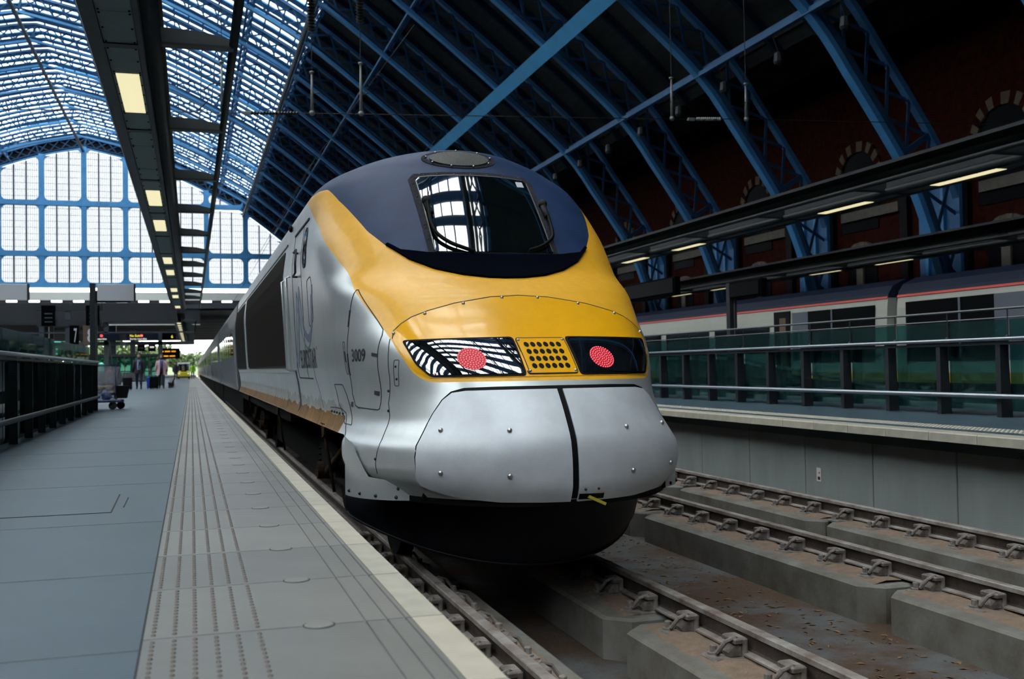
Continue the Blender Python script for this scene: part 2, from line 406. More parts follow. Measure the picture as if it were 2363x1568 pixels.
# --- boarded slopes and ridge-and-furrow glazing
ceil = empty('ceiling', (RC, 0, 34), kind='structure')
def strip(sa, sb, off, th, w, n):
    b = MB(); rows = []
    for s in np.linspace(sa, sb, n+1):
        x0, z0 = arch(s, off); x1, z1 = arch(s, off+th)
        rows.append([(x0,-w/2,z0),(x0,w/2,z0),(x1,w/2,z1),(x1,-w/2,z1)])
    b.grid(rows, close=True); b.f += [(0,1,2,3), tuple(4*n+i for i in (3,2,1,0))]; return b
for sgn in (1, -1):
    me_b = strip(sgn*(S_C+.0), sgn*(S_B+1.2), 2.35, .12, 2.78, 14).mesh('roof_board')
    me_r = strip(sgn*(S_C+.0), sgn*(S_B+1.2), 1.98, .6, .26, 14).mesh('roof_rafter')
    for k in range(len(ribY)-1):
        for j in range(3):
            y = ribY[k] + RPY*(j+.5)/3
            place(me_b, 'roof_board', 'board', (0,y,0), ceil); place(me_r, 'roof_rafter', 'rafter', (0,y+RPY/6,0), ceil)
NROW = 4; PITCH = 1.26; NP = int(2*S_C/PITCH); pw = 1.08
gut = MB()
st = strip(-S_C, S_C, 2.3, .12, RPY/NROW-pw, 48); gut.add([(x, y+RPY/NROW/2, z) for x, y, z in st.v], st.f)
for i in range(NP+1):
    s = -S_C + i*2*S_C/NP; x0, z0 = arch(s, 2.34); gut.bar((x0,-pw/2-.02,z0), (x0,pw/2+.02,z0), .15, .10)
gut_me = gut.mesh('glazing_gutter')
pane_me = []
for i in range(NP):
    sa = -S_C + (i+.07)*2*S_C/NP; sb = -S_C + (i+.93)*2*S_C/NP
    b = strip(sa, sb, 2.42, .02, pw, 1); x, z = arch((sa+sb)/2, 2.42); me = b.mesh('roof_pane', (x, 0, z)); pane_me.append((me, x, z, b))
def project(p):
    q = Vector(p) - Vector((0,0,CH)); d = q.dot(F_)
    return (1181.5+2439*q.dot(R_)/d, 784-2439*q.dot(U_)/d) if d > .1 else (-9e9, 0)
cands = []
for k in range(len(ribY)-1):
    for j in range(NROW):
        y = ribY[k] + RPY*(j+.5)/NROW
        place(gut_me, 'glazing_gutter', 'iron_blue', (0, y, 0), ceil)
        for i in range(NP):
            px, py = project((pane_me[i][1], y, pane_me[i][2]))
            vis = 0 < px < 1500 and 0 < py < 700
            cands.append((0 if vis else 1, y, i))
cands.sort(key=lambda c: (c[0], c[1], c[2]))
rest = MB()
for q, (v, y, i) in enumerate(cands):
    me, x, z, b = pane_me[i]
    if q < 300: place(me, 'roof_pane', 'roof_glass', (x, y, z), ceil)
    else: rest.add([(p[0], p[1]+y, p[2]) for p in (b.v[0], b.v[1], b.v[5], b.v[4])], [(0,1,2,3)])
rest.build('roof_glazing', 'roof_glass', ceil, kind='stuff')

# --- side walls, end wall behind the camera
def side_wall(nm, X, sgn):
    w = empty(nm, (X, 40, 0), kind='structure')
    MB().box(min(X,X+sgn*.6), max(X,X+sgn*.6), Y0, Y1+2, -4, 15.8).build('brickwork', 'brick', w)
    return w
wall_r = side_wall('wall_right', 29.0, 1); wall_l = side_wall('wall_left', 2*RC-29.0, -1)
for sgn, nm in ((1, 'wall_soffit_right'), (-1, 'wall_soffit_left')):
    x0, z0 = arch(sgn*(S_B+.6), 2.3); x1 = 29.3 if sgn > 0 else 2*RC-29.3
    MB().box(min(x0,x1), max(x0,x1), Y0, Y1, z0-.1, z0+.3).build(nm, 'board', kind='structure')
MB().box(2*RC-30, 30, Y0-1, Y0-.4, -4, 38).build('wall_back', 'board', kind='structure')
# gothic arches on the right-hand wall
def pointed(cx, hw, zs, ztop, n=8):
    """outline (y,z) of a pointed arch from left springing over the apex to the right"""
    pts = []
    for i in range(n+1):
        t = i/n; pts.append((cx - hw*math.cos(t*math.pi/2)**.8, zs + (ztop-zs)*math.sin(t*math.pi/2)**1.05))
    return pts + [(2*cx-y, z) for y, z in pts[-2::-1]]
bay = {}
def arch_ring(cx, hw, zs, zt, d, nm, mA, mB, inner_m):
    o = pointed(cx, hw, zs, zt); i_ = pointed(cx, hw-d, zs, zt-d*1.2)
    for k in range(len(o)-1):
        MB().prism([o[k], o[k+1], i_[k+1], i_[k]], 'x', 28.86 if k % 2 else 28.88, 29.1).build(nm, mA if k % 2 else mB, wall_r)
    MB().prism(i_ + [(cx+hw-d, zs-2.2), (cx-hw+d, zs-2.2)], 'x', 28.95, 29.1).build('blind_window', inner_m, wall_r)
for k in range(-1, 9):
    y = 41.0 + RPY*k
    if k < 6:
        arch_ring(y, 1.75, 8.9, 10.75, .38, 'voussoir', 'brick_pale', 'brick', 'window_dark')
        arch_ring(y-.1, 1.25, 5.0, 6.2, .16, 'moulding', 'stone_band', 'brick_pale', 'window_dark')
        MB().box(28.85, 29.05, y-.28, y+.18, 3.0, 5.3).build('niche_figure_stone', 'stone_band', wall_r)
    MB().box(28.8, 29.05, y-2.9, y+1.2, 7.2, 7.62).build('stone_band', 'stone_band', wall_r)
    for dy, w in ((-3.3, .5), (2.0, .42)):
        MB().box(28.75, 29.05, y+dy-w/2, y+dy+w/2, -1, 7.9).build('pier', 'black', wall_r)
    # iron stanchion face at each rib foot
    yr = RY0 + RPY*(k)
    MB().box(28.6, 29.05, yr-.2, yr+2.2, -1, 9.4).build('iron_panel', 'iron_blue_b', wall_r)
    for dy in (.55, 1.5):
        MB().box(28.45, 28.65, yr+dy, yr+dy+.16, -1, 9.0).build('iron_pilaster', 'iron_blue', wall_r)
# pigeon-perch lamps hung below the right-hand purlin
xb, zb = arch(S_B, .0)
ORD = 'first second third fourth fifth sixth seventh eighth ninth tenth eleventh twelfth thirteenth fourteenth fifteenth sixteenth'.split()
for k in range(0, 16):
    y = RY0 - 2 + k*RPY/2.0
    if y > 100: break
    MB().lathe([(.02,.0),(.16,-.05),(.2,-.4),(.14,-.5),(.03,-.52)], (xb+.3, y, zb-.7), n=8).tube([(xb+.3,y,zb-.7),(xb+.02,y,zb+.08)], .02, 5).build(
        'hanging_lamp', 'dark_steel', org=(xb+.5,y,zb-1.4), label='small grey floodlight under the right-hand roof purlin, %s in the row from the nearest' % ORD[k], cat='lamp', group='floodlights under the purlin')

# ================================================================== NORTH GABLE SCREEN
GY = ribY[-1]
g = empty('window_1', (RC, GY, 13.9), kind='structure')
MXS = [RC + 5.82*i for i in range(-6, 7)]
def arch_z(x, off=0.0):
    xs = 2*RC - x if x < RC else x
    return float(np.interp(xs, hc[:, 0], hc[:, 1])) + off
rows_z = [13.9, 18.55, 26.05]
for i, x in enumerate(MXS):
    zt = min(arch_z(x)+.3, 36)
    if zt > 14: MB().bbox(x-.38, x+.38, GY-.35, GY+.35, 13.6, zt, .05).build('mullion', 'iron_blue', g)
for z in rows_z:
    b = MB(); xr = float(np.interp(-(z), -hc[:, 1], hc[:, 0])); b.box(2*RC-xr-1, xr+1, GY-.4, GY+.4, z-.38, z+.38); b.build('transom', 'iron_blue', g)
fil = MB(); bars = MB()
for i in range(len(MXS)-1):
    xa, xb_ = MXS[i]+.38, MXS[i+1]-.38
    for j in range(3):
        za = rows_z[j]+.38; ztop = rows_z[j+1]-.38 if j < 2 else 40
        zl = min(ztop, arch_z(xa)-.05); zr2 = min(ztop, arch_z(xb_)-.05)
        if max(zl, zr2) < za+.5: continue
        zl = max(zl, za+.05); zr2 = max(zr2, za+.05)
        # pane
        MB().add([(xa,GY,za),(xb_,GY,za),(xb_,GY,zr2),(xa,GY,zl),(xa,GY+.04,za),(xb_,GY+.04,za),(xb_,GY+.04,zr2),(xa,GY+.04,zl)],
                 [(0,1,2,3),(7,6,5,4),(0,4,5,1),(1,5,6,2),(2,6,7,3),(3,7,4,0)]).build('pane', 'gable_glass', g)
        # rounded corners
        r = .75
        for (cx, sx) in ((xa, 1), (xb_, -1)):
            for (cz, sz) in ((za, 1), (zl if sx > 0 else zr2, -1)):
                arc = [(cx+sx*r*(1-math.sin(t)), cz+sz*r*(1-math.cos(t))) for t in np.linspace(0, math.pi/2, 6)]
                fil.prism([(cx, cz)] + arc, 'y', GY-.25, GY+.25)
        # intermediate glazing bars
        for q in range(1, 18):
            x = xa + (xb_-xa)*q/18; t = min(zl + (zr2-zl)*q/18, ztop)
            if q % 6 == 0:
                MB().box(x-.10, x+.10, GY-.2, GY+.2, za, t).build('glazing_mullion', 'dark_steel', g)
            else: bars.box(x-.022, x+.022, GY-.05, GY+.05, za, t)
        zz = za+.62
        while zz < max(zl, zr2)-.2:
            f0 = 0 if zz < zl else (zz-zl)/(zr2-zl+1e-6); f1 = 1 if zz < zr2 else (zz-zl)/(zr2-zl-1e-6)
            bars.box(xa+(xb_-xa)*max(0,f0), xa+(xb_-xa)*min(1,f1), GY-.05, GY+.05, zz-.02, zz+.02); zz += .95
fil.build('corner_fillet', 'iron_blue', g, kind='stuff'); bars.build('glazing_bar', 'canopy_grey', g, kind='stuff')
sp = MB(); rowsP = []
for s in np.linspace(-S_END, S_END, 97):
    a = arch(s, .25); c = arch(s, 2.6); rowsP.append([(a[0],GY+.4,a[1]),(a[0],GY+.5,a[1]),(c[0],GY+.5,c[1]),(c[0],GY+.4,c[1])])
sp.grid(rowsP, close=True); sp.build('spandrel', 'black', g)
for sgn in (-1, 1):          # solid flanks of the gable below the curve outside the glazing
    xs = MXS[-2] if sgn > 0 else MXS[1]
    MB().box(min(xs, xs+sgn*14), max(xs, xs+sgn*14), GY+.2, GY+.5, -2, 17).build('gable_flank', 'brick', g)

# ================================================================== FLAT-ROOFED EXTENSION BEYOND THE GABLE
ext = empty('extension_roof', (0, 167, 8), kind='structure')
MB().box(-70, 32, 166.4, 167.0, 11.55, 12.75).build('pale_beam', 'fascia_pale', ext)
MB().box(-70, 1.3, 166.6, 167.2, 8.0, 10.35).build('fascia_panel', 'fascia_dark', ext)
MB().box(-70, 32, 166.4, 167.2, 10.35, 11.25).build('fascia_beam', 'fascia_grey', ext)
MB().box(-70, 32, 167.2, 330, 10.1, 10.5).build('flat_ceiling', 'fascia_dark', ext)
for i in range(30):
    x = -60 + i*3.0
    MB().box(x, x+1.5, 166.4, 167.0, 11.25, 11.55).build('bearing_block', 'fascia_dark', ext)
for x in (-45, -33, -21, -11.5, 22):
    MB().box(x-.5, x+.5, 172, 173, -1, 10.3).build('column', 'fascia_grey', ext)
    MB().box(x-.5, x+.5, 230, 231, -1, 10.3).build('column', 'fascia_grey', ext)
for i in range(9):
    MB().box(-70, 32, 184+i*15, 185.2+i*15, 9.5, 10.3).build('cross_beam', 'fascia_dark', ext)
MB().box(-11.9, 1.3, 166.4, 166.6, 7.85, 8.0).build('fascia_lip', 'fascia_pale', ext)

MB().box(-70, -23, 200, 200.5, -1, 10.1).build('back_panel', 'fascia_dark', ext)
# ================================================================== NEAR PLATFORM (camera stands on it)
EX = 0.855                        # platform edge
fl = empty('floor', (-1, 5, 0), kind='structure')
MB().box(-2.25, -0.166, -76, 330, -.25, 0).build('paving', 'paving', fl)
MB().box(-2.25, EX-.12, -76, 330, -1.3, -.25).build('platform_base', 'concrete', fl)
TP = 0.81; T0 = 3.68 - 6*TP
MB().box(-.166, EX, -76, T0, -.25, 0).build("paver_run", "paver", fl)
prof = [(-.16, -.25), (-.16, 0)]
for gx in (.569, .644, .708): prof += [(gx-.005, 0), (gx-.003, -.006), (gx+.003, -.006), (gx+.005, 0)]
prof += [(.727, 0), (.727, -.25)]
pm = MB().prism(prof, 'y', .004, TP-.004).mesh('paver')
pms = []
for m in ('paver', 'paver_b', 'paver_c'):
    c = pm.copy(); c.materials.append(MATS[m]); pms.append(c)
ck = [(.731, -.22), (.731, 0), (EX-.012, 0), (EX, -.012), (EX, -.22)]
cms = []
for m in ('coping', 'coping_b'):
    c = MB().prism(ck, 'y', .004, TP-.004).mesh('edge_coping'); c.materials.append(MATS[m]); cms.append(c)
dm = MB().lathe([(.05,-.01),(.05,.002),(.047,.004)], (0,0,0), n=20).mesh('cover_disc'); dm.materials.append(MATS['paver_b'])
dr = MB().lathe([(.056,-.01),(.056,.001)], (0,0,0), n=20).mesh('disc_rim'); dr.materials.append(MATS['joint'])
random.seed(3)
for i in range(110):
    y = T0 + i*TP
    place(random.choice(pms), 'paver', 'paver', (0, y, 0), fl); place(random.choice(cms), 'edge_coping', 'coping', (0, y, 0), fl)
    if i < 40:
        d = place(dr, 'disc_rim', 'joint', (.41, y, 0), fl); place(dm, 'cover_disc', 'paver_b', (.41, y, 0), fl)
yend = T0 + 110*TP
MB().box(-.16, .727, yend, 330, -.25, 0).build('paver_run', 'paver', fl); MB().box(.731, EX, yend, 330, -.25, 0).build('coping_run', 'coping', fl)
MB().box(-.166, EX, T0, yend, -.3, -.03).build('joint_bed', 'joint', fl)
studs = MB(); cy, sy = [math.cos(t*math.pi/3) for t in range(6)], [math.sin(t*math.pi/3) for t in range(6)]
y = T0
while y < 62:
    if (y - T0) % TP > .02 and (y - T0) % TP < TP-.02:
        for x in (-.129, -.062, .003, .070, .139, .208):
            r, L = .009, .016
            vs = [(x+r*cy[k], y+L*sy[k], 0.0) for k in range(6)] + [(x+.6*r*cy[k], y+.6*L*sy[k], .005) for k in range(6)]
            studs.add(vs, [(k, (k+1)%6, 6+(k+1)%6, 6+k) for k in range(6)] + [tuple(range(6,12))])
    y += .0506
studs.build('tactile_stud', 'stud', fl, kind='stuff')
fr = MB()
fr.bar((-.5,8.1,.001),(-.49,7.08,.001),.008,.004).bar((-.49,7.08,.001),(-2.1,7.08,.001),.008,.004)
fr.build('inspection_cover_joint', 'joint', fl)
MB().bar((-.43,7.87,.001),(-.43,7.33,.001),.006,.004).build('inspection_cover_slot', 'joint', fl)
for yy in (3.55, 4.9, 6.55, 8.8, 10.6, 12.5, 15, 18, 22):
    MB().bar((-.166,yy,.0005),(-2.2,yy-.02,.0005),.004,.002).build('paving_joint', 'paver_c', fl)
MB().bar((-.163, T0, .0005), (-.163, 80, .0005), .007, .003).build('edge_joint', 'joint', fl)
# ground beyond: void left of the barrier, other platforms further left
MB().box(-7.5, -2.25, -76, 330, -4.2, -4.0).build('floor_escalator_pit', 'fascia_dark', kind='structure')
MB().box(-59, -7.5, -76, 330, -.4, 0).build('floor_far_left', 'paving', kind='structure')
MB().box(-2.25, -2.15, -76, 26.5, -4, -.01).build('wall_pit', 'fascia_dark', kind='structure')
MB().box(-7.6, -7.5, -76, 28.5, -4.2, -.01).build('wall_pit_far', 'fascia_dark', kind='structure')
MB().box(-7.5, -2.25, 28.4, 28.5, -4.2, -.01).build('wall_pit_end', 'fascia_dark', kind='structure')
MB().box(-7.5, -2.25, 28.5, 330, -.4, 0).build('floor_concourse', 'paving', kind='structure')
# ================================================================== TRACKBED AND TRACKS
MB().box(EX-.12, 9.2, -76, 330, -1.6, -1.25).build('floor_trackbed', 'trackbed', kind='structure')
ZR = -.762
rp = [(-.035,0),(-.031,.0),(.031,.0),(.036,-.006),(.036,-.036),(.012,-.05),(.009,-.125),(.02,-.138),(.07,-.146),(.07,-.158),(-.07,-.158),(-.07,-.146),(-.02,-.138),(-.009,-.125),(-.012,-.05),(-.036,-.036),(-.036,-.006)]
rp = rp[1:]
def track(xa, xb, nm, lab, y0, y1, plinth_breaks, chairs_to):
    t = empty(nm, ((xa+xb)/2, y0, -1.25), label=lab, cat='railway track')
    for x in (xa, xb):
        ro = MB().prism([(x+px, ZR+pz) for px, pz in rp], 'y', y0, y1).build('rail', 'rail_top', t)
        ro.data.materials.append(MATS['rail_web'])
        for p in ro.data.polygons:
            zc_ = p.center.z + wl(t).z - ZR
            if abs(p.normal.x) > .3 and -.135 < zc_ < -.038: p.material_index = 1
    # plinths: long concrete upstands with canted ends
    for x, br in ((xa, plinth_breaks[0]), (xb, plinth_breaks[1])):
        for a, c in zip(br[:-1], br[1:]):
            x0, x1, ya, yb, q = x-.46, x+.40, a+.06, c-.06, .16
            ring = lambda i, z: [(x0+q,ya+i,z),(x1-q,ya+i,z),(x1-i,ya+q,z),(x1-i,yb-q,z),(x1-q,yb-i,z),(x0+q,yb-i,z),(x0+i,yb-q,z),(x0+i,ya+q,z)]
            vs = ring(0,-1.27) + ring(0,-.965) + ring(.03,-.945)
            b = MB().add(vs, [tuple(range(7,-1,-1)), tuple(range(16,24))] + [(k+i, k+(i+1)%8, k+8+(i+1)%8, k+8+i) for k in (0,8) for i in range(8)])
            b.build('concrete_plinth', 'plinth', t)
            # swept sand lying on the plinth top
            sb = MB(); rows = []
            rnd = random.Random(int(a*10+x*7))
            ny = int((yb-ya-.2)/.11)
            for i in range(ny+1):
                y = ya+.1+(yb-ya-.2)*i/ny; h = .006+.020*rnd.random(); inset = .11+.05*rnd.random()
                rows.append([(x0+inset,y,-.946),(x0+inset+.12,y,-.945+h),(x-.08,y,-.945+h*.7),(x+.1,y,-.945+h),(x1-.08,y,-.946)])
            sb.grid(rows).build('sand', 'sand', t, smooth=True)
    # chairs: plate, two shoulders, two curved clips, two bolts
    pl = MB().bbox(-.27,.27,-.10,.10,-.955,-.928,.008)
    sh = MB().prism([(-.075,-.925),(-.155,-.925),(-.16,-.90),(-.12,-.86),(-.05,-.845),(-.045,-.885)], 'y', -.065, .065)
    pad = MB().bbox(-.13,-.035,-.085,.085,-.845,-.815,.008).bbox(-.075,-.038,-.085,.085,-.93,-.83,.005)
    clip = MB().tube([(-.06,-.04,-.842),(-.11,-.05,-.815),(-.17,-.045,-.835),(-.215,-.02,-.90),(-.19,.03,-.925),(-.14,.045,-.89),(-.09,.04,-.84)], .014, 6)
    bolt = MB().lathe([(.04,-.935),(.04,-.915),(.025,-.913),(.025,-.875),(.014,-.868)], (-.205,.05,0), n=8)
    def flip(b): 
        c = MB(); c.v = [(-x,-y,z) for x, y, z in b.v]; c.f = list(b.f); return c
    mats_ = []
    for nm2, b in (('baseplate', pl), ('shoulder', sh), ('pad', pad), ('clip', clip), ('bolt', bolt), ('shoulder', flip(sh)), ('pad', flip(pad)), ('clip', flip(clip)), ('bolt', flip(bolt))):
        me = b.mesh(nm2, (0,0,-.95)); me.materials.append(MATS['chair_iron']); mats_.append((nm2, me))
    for x in (xa, xb):
        y = y0 + .31 + (0.2 if x == xb else 0)
        while y < chairs_to:
            p = place(mats_[0][1], 'baseplate', 'chair_iron', (x, y, -.95), t)
            for nm2, me in mats_[1:]: place(me, nm2, 'chair_iron', (x, y, -.95), p)
            y += .65
    return t
XC = 2.5316
track(XC-.7525, XC+.7525, 'railway_track', 'railway track with two steel rails under the nose of the yellow and silver train', 1.5, 60,
      ([1.5, 4.55, 8.6, 12.8, 17], [1.5, 6.95, 11, 15, 19]), 11)
track(5.62, 7.2, 'railway_track', 'empty railway track with dusty rails beside the right-hand concrete wall', 1.5, 60,
      ([1.5, 7.25, 11.9, 16, 20, 24], [1.5, 5.2, 10.5, 14.2, 18, 22, 26]), 22)
random.seed(11)
lit = MB()
for _ in range(900):
    x = random.uniform(3.9, 5.1) if random.random() < .7 else random.uniform(2.0, 7.0); y = random.uniform(3.5, 13)
    a = random.uniform(0, 6.28); s = random.uniform(.008, .04); q = random.uniform(.2, .6)
    c, d = math.cos(a)*s, math.sin(a)*s
    lit.add([(x-c,y-d,-1.249),(x+d*q,y-c*q,-1.240),(x+c,y+d,-1.247),(x-d*q,y+c*q,-1.243)], [(0,1,2,3)])
lit.build('ground_litter', 'litter', kind='stuff', label='scattered dead leaves and grit on the trackbed between the rails', cat='litter')
# ================================================================== FAR PLATFORM
PZ = .05; FX = 8.06
fr_ = empty('floor_far_platform', (10, 12, 0), kind='structure')
MB().box(FX+.3, 16.9, -76, 330, PZ-.25, PZ).build('paving', 'paving', fr_)
cb = MB().prism([(0,-.105),(0,-.012),(.012,0),(.296,0),(.296,-.105)], 'y', .004, .776)
for i in range(70):
    pass
cmes = []
for m in ('coping', 'coping_b'):
    me = cb.mesh('edge_coping'); me.materials.append(MATS[m]); cmes.append(me)
for i in range(60): place(random.choice(cmes), 'edge_coping', 'coping', (FX, 3.2+.78*i, PZ), fr_)
MB().box(FX, FX+.296, 3.2+46.8, 330, PZ-.105, PZ).build('coping_run', 'coping', fr_)
tac = MB()
for i in range(int(28/.067)):
    y = 6 + i*.067
    for j in range(6):
        x = FX+.55+j*.067
        tac.add([(x-.014,y-.02,PZ),(x+.014,y-.02,PZ),(x+.014,y+.02,PZ),(x-.014,y+.02,PZ),(x-.008,y-.012,PZ+.006),(x+.008,y-.012,PZ+.006),(x+.008,y+.012,PZ+.006),(x-.008,y+.012,PZ+.006)],
                [(0,1,5,4),(1,2,6,5),(2,3,7,6),(3,0,4,7),(4,5,6,7)])
tac.build('tactile_stud', 'coping_b', fr_, kind='stuff')
w2 = empty('wall_far_platform', (8.5, 12, -1), kind='structure')
wy = [5.5, 7.1, 8.7, 10.3, 11.89, 13.48, 15.08, 16.72, 18.3, 19.9, 21.5, 23.1, 24.7, 26.3]
for a, c in zip(wy[:-1], wy[1:]): MB().bbox(8.5, 8.8, a+.008, c-.008, -1.3, -.2, .006).build('concrete_panel', 'wall_concrete', w2)
MB().box(8.52, 8.8, 26.3, 330, -1.3, -.2).build('concrete_run', 'wall_concrete', w2)
MB().box(8.52, 8.8, -76, 5.5, -1.3, -.2).build('concrete_run', 'wall_concrete', w2)
MB().box(8.54, 16.9, -76, 330, -1.4, -.2).build('core', 'joint', w2)
lb = empty('wall_notice', (8.49, 13.13, -.73), label='small white paper notice stuck on the concrete wall under the far platform', cat='notice')
MB().box(8.492, 8.4985, 13.07, 13.18, -.83, -.64).build('sheet', 'paper', lb)
MB().box(8.490, 8.493, 13.09, 13.15, -.81, -.765).build('printed_block', 'mark_dark', lb); MB().box(8.490, 8.493, 13.10, 13.125, -.72, -.70).build('printed_mark', 'cart_red', lb)
# second railway beyond
MB().box(16.9, 29.2, -76, 330, -1.6, -1.2).build('floor_outer_trackbed', 'trackbed', kind='structure')
# ================================================================== THE TRAIN AT THE NEAR PLATFORM
ZW = np.array([-.15,0,.08,.18,.27,.36,.5,.65,.9,1.2,1.6,2.0,2.4,2.62,2.8,2.92,3.02,3.08,3.12,3.135])
WW = np.array([1.18,1.29,1.36,1.388,1.382,1.335,1.298,1.308,1.350,1.372,1.39,1.405,1.36,1.34,1.21,1.04,.893,.673,.353,.003])
ZK = np.array([-.1,.06,.16,.32,.51,.72,.98,1.2,1.49,1.7,1.88,2.15,2.45,2.76,2.95,3.05,3.135])
PK = np.array([6.96,6.886,6.885,6.905,7.025,7.212,7.502,7.82,8.218,8.616,8.802,9.060,9.361,9.689,9.885,10.27,11.0])
LK = np.array([-.1,.32,.7,1.2,1.7,2.3,2.8,3.135])
LV = np.array([1.774,2.384,3.044,2.444,1.534,1.372,1.906,2.905])
NV = np.array([2.105,2.481,2.805,3.316,3.081,2.762,2.572,1.756])
def pch(x, X, Y):
    h = np.diff(X); dl = np.diff(Y)/h; m = np.zeros(len(X))
    m[1:-1] = np.where(dl[:-1]*dl[1:] > 0, 2*dl[:-1]*dl[1:]/(dl[:-1]+dl[1:]+1e-12), 0); m[0] = dl[0]; m[-1] = dl[-1]
    x = np.clip(x, X[0], X[-1]); i = np.clip(np.searchsorted(X, x)-1, 0, len(X)-2); t = (x-X[i])/h[i]
    return (2*t**3-3*t**2+1)*Y[i]+(t**3-2*t**2+t)*h[i]*m[i]+(-2*t**3+3*t**2)*Y[i+1]+(t**3-t**2)*h[i]*m[i+1]
def nP(z): return pch(np.asarray(z, float), ZK, PK)
def nW(z): return pch(np.asarray(z, float), ZW, WW)
def nL(z): return pch(np.asarray(z, float), LK, LV)
def nN(z): return pch(np.asarray(z, float), LK, NV)
def front(x, z):
    """front skin of the nose: world point at lateral offset x, height z"""
    w = float(nW(z)); n = float(nN(z)); a = min(abs(x)/w, .99999)
    return np.array([XC+x, float(nP(z))+float(nL(z))*(1-(1-a**n)**(1/n)), z])
def side(y, z, sg=-1):
    w = float(nW(z)); n = float(nN(z)); t = min(max((y-float(nP(z)))/float(nL(z)), 0), 1)
    return np.array([XC+sg*w*(1-(1-t)**n)**(1/n), y, z])
def nrm(fn, u, v):
    e = 2e-3; a = fn(u+e, v)-fn(u-e, v); b = fn(u, v+e)-fn(u, v-e); n = np.cross(a, b); n /= np.linalg.norm(n)+1e-12
    return n
def fo(x, z, d):
    n = nrm(front, x, z); n = -n if n[1] > 0 else n
    return front(x, z) + n*d
def so(y, z, d, sg=-1):
    n = nrm(lambda a, b: side(a, b, sg), y, z); n = -n if n[0]*sg < 0 else n
    return side(y, z, sg) + n*d
def dens(poly, step=.03, closed=True):
    out = []; n = len(poly)
    for i in range(n if closed else n-1):
        a = np.array(poly[i], float); b = np.array(poly[(i+1) % n], float); k = max(1, int(np.linalg.norm(b-a)/step))
        for j in range(k): out.append(tuple(a+(b-a)*j/k))
    if not closed: out.append(tuple(poly[-1]))
    return out
def rnd(poly, r=.03, n=4):
    """round the corners of a polygon"""
    out = []; m = len(poly)
    for i in range(m):
        p0, p1, p2 = (np.array(poly[j % m], float) for j in (i-1, i, i+1))
        a = p0-p1; b = p2-p1; la, lb = np.linalg.norm(a), np.linalg.norm(b); q = min(r, la*.45, lb*.45)
        s, e = p1+a/la*q, p1+b/lb*q
        for t in np.linspace(0, 1, n+1): out.append(tuple((1-t)**2*s+2*t*(1-t)*p1+t*t*e))
    return out
def patch(poly, fn, d, th, name, m, parent, step=.05, smooth=True, **k):
    """sheet of thickness th lying d proud of the skin inside a 2-D outline; fn(u,v,d)->point"""
    P = dens(poly, step); n = len(P)
    xs = [p[0] for p in P]; ys = [p[1] for p in P]
    pts = [Vector(p) for p in P]
    from mathutils.geometry import delaunay_2d_cdt
    gx = np.arange(min(xs)+step/2, max(xs), step); gy = np.arange(min(ys)+step/2, max(ys), step)
    A = np.array(P); B = np.roll(A, -1, 0)
    for x in gx:
        for y in gy:
            c = ((A[:, 1] > y) != (B[:, 1] > y)) & (x < (B[:, 0]-A[:, 0])*(y-A[:, 1])/(B[:, 1]-A[:, 1]+1e-12)+A[:, 0])
            if c.sum() % 2 == 0: continue
            if np.min(np.hypot(A[:, 0]-x, A[:, 1]-y)) > step*.45: pts.append(Vector((x, y)))
    v, e, f, ov, oe, of = delaunay_2d_cdt(pts, [(i, (i+1) % n) for i in range(n)], [], 1, 1e-6)
    top = [fn(p.x, p.y, d) for p in v]; b = MB(); N = len(top)
    b.add(top, [tuple(q) for q in f])
    if th > 0:
        rim = [i for i in range(N)]
        # boundary edges of the triangulation
        cnt = {}
        for q in f:
            for i in range(3):
                ed = (q[i], q[(i+1) % 3]); cnt[tuple(sorted(ed))] = cnt.get(tuple(sorted(ed)), 0)+1
        be = [ed for ed, c in cnt.items() if c == 1]; ids = sorted({i for ed in be for i in ed}); mp = {i: N+j for j, i in enumerate(ids)}
        b.v += [tuple(fn(v[i].x, v[i].y, d-th)) for i in ids]
        b.f += [(a, c, mp[c], mp[a]) for a, c in be]
    o = b.build(name, m, parent, smooth='auto' if smooth else False, **k)
    return o
def ribbon(line, fn, w, d, name, m, parent, step=.03, **k):
    """thin raised strip following a 2-D polyline on the skin"""
    L = dens(line, step, closed=False); P = [np.array(fn(u, v, d)) for u, v in L]; Q = [np.array(fn(u, v, d-.012)) for u, v in L]
    rows = []
    for i in range(len(P)):
        t = P[min(i+1, len(P)-1)]-P[max(i-1, 0)]; nn = P[i]-Q[i]; r = np.cross(t, nn); r /= np.linalg.norm(r)+1e-12
        rows.append([P[i]-r*w/2, P[i]+r*w/2, Q[i]+r*w/2, Q[i]-r*w/2])
    b = MB().grid(rows, close=True); return b.build(name, m, parent, **k)
def sideL(y, z, d): return so(y, z, d, -1)

tr = empty('high_speed_train', (XC, 6.9, ZR), label='high-speed train with yellow and silver nose and dark blue cab dome at the near platform', cat='train')
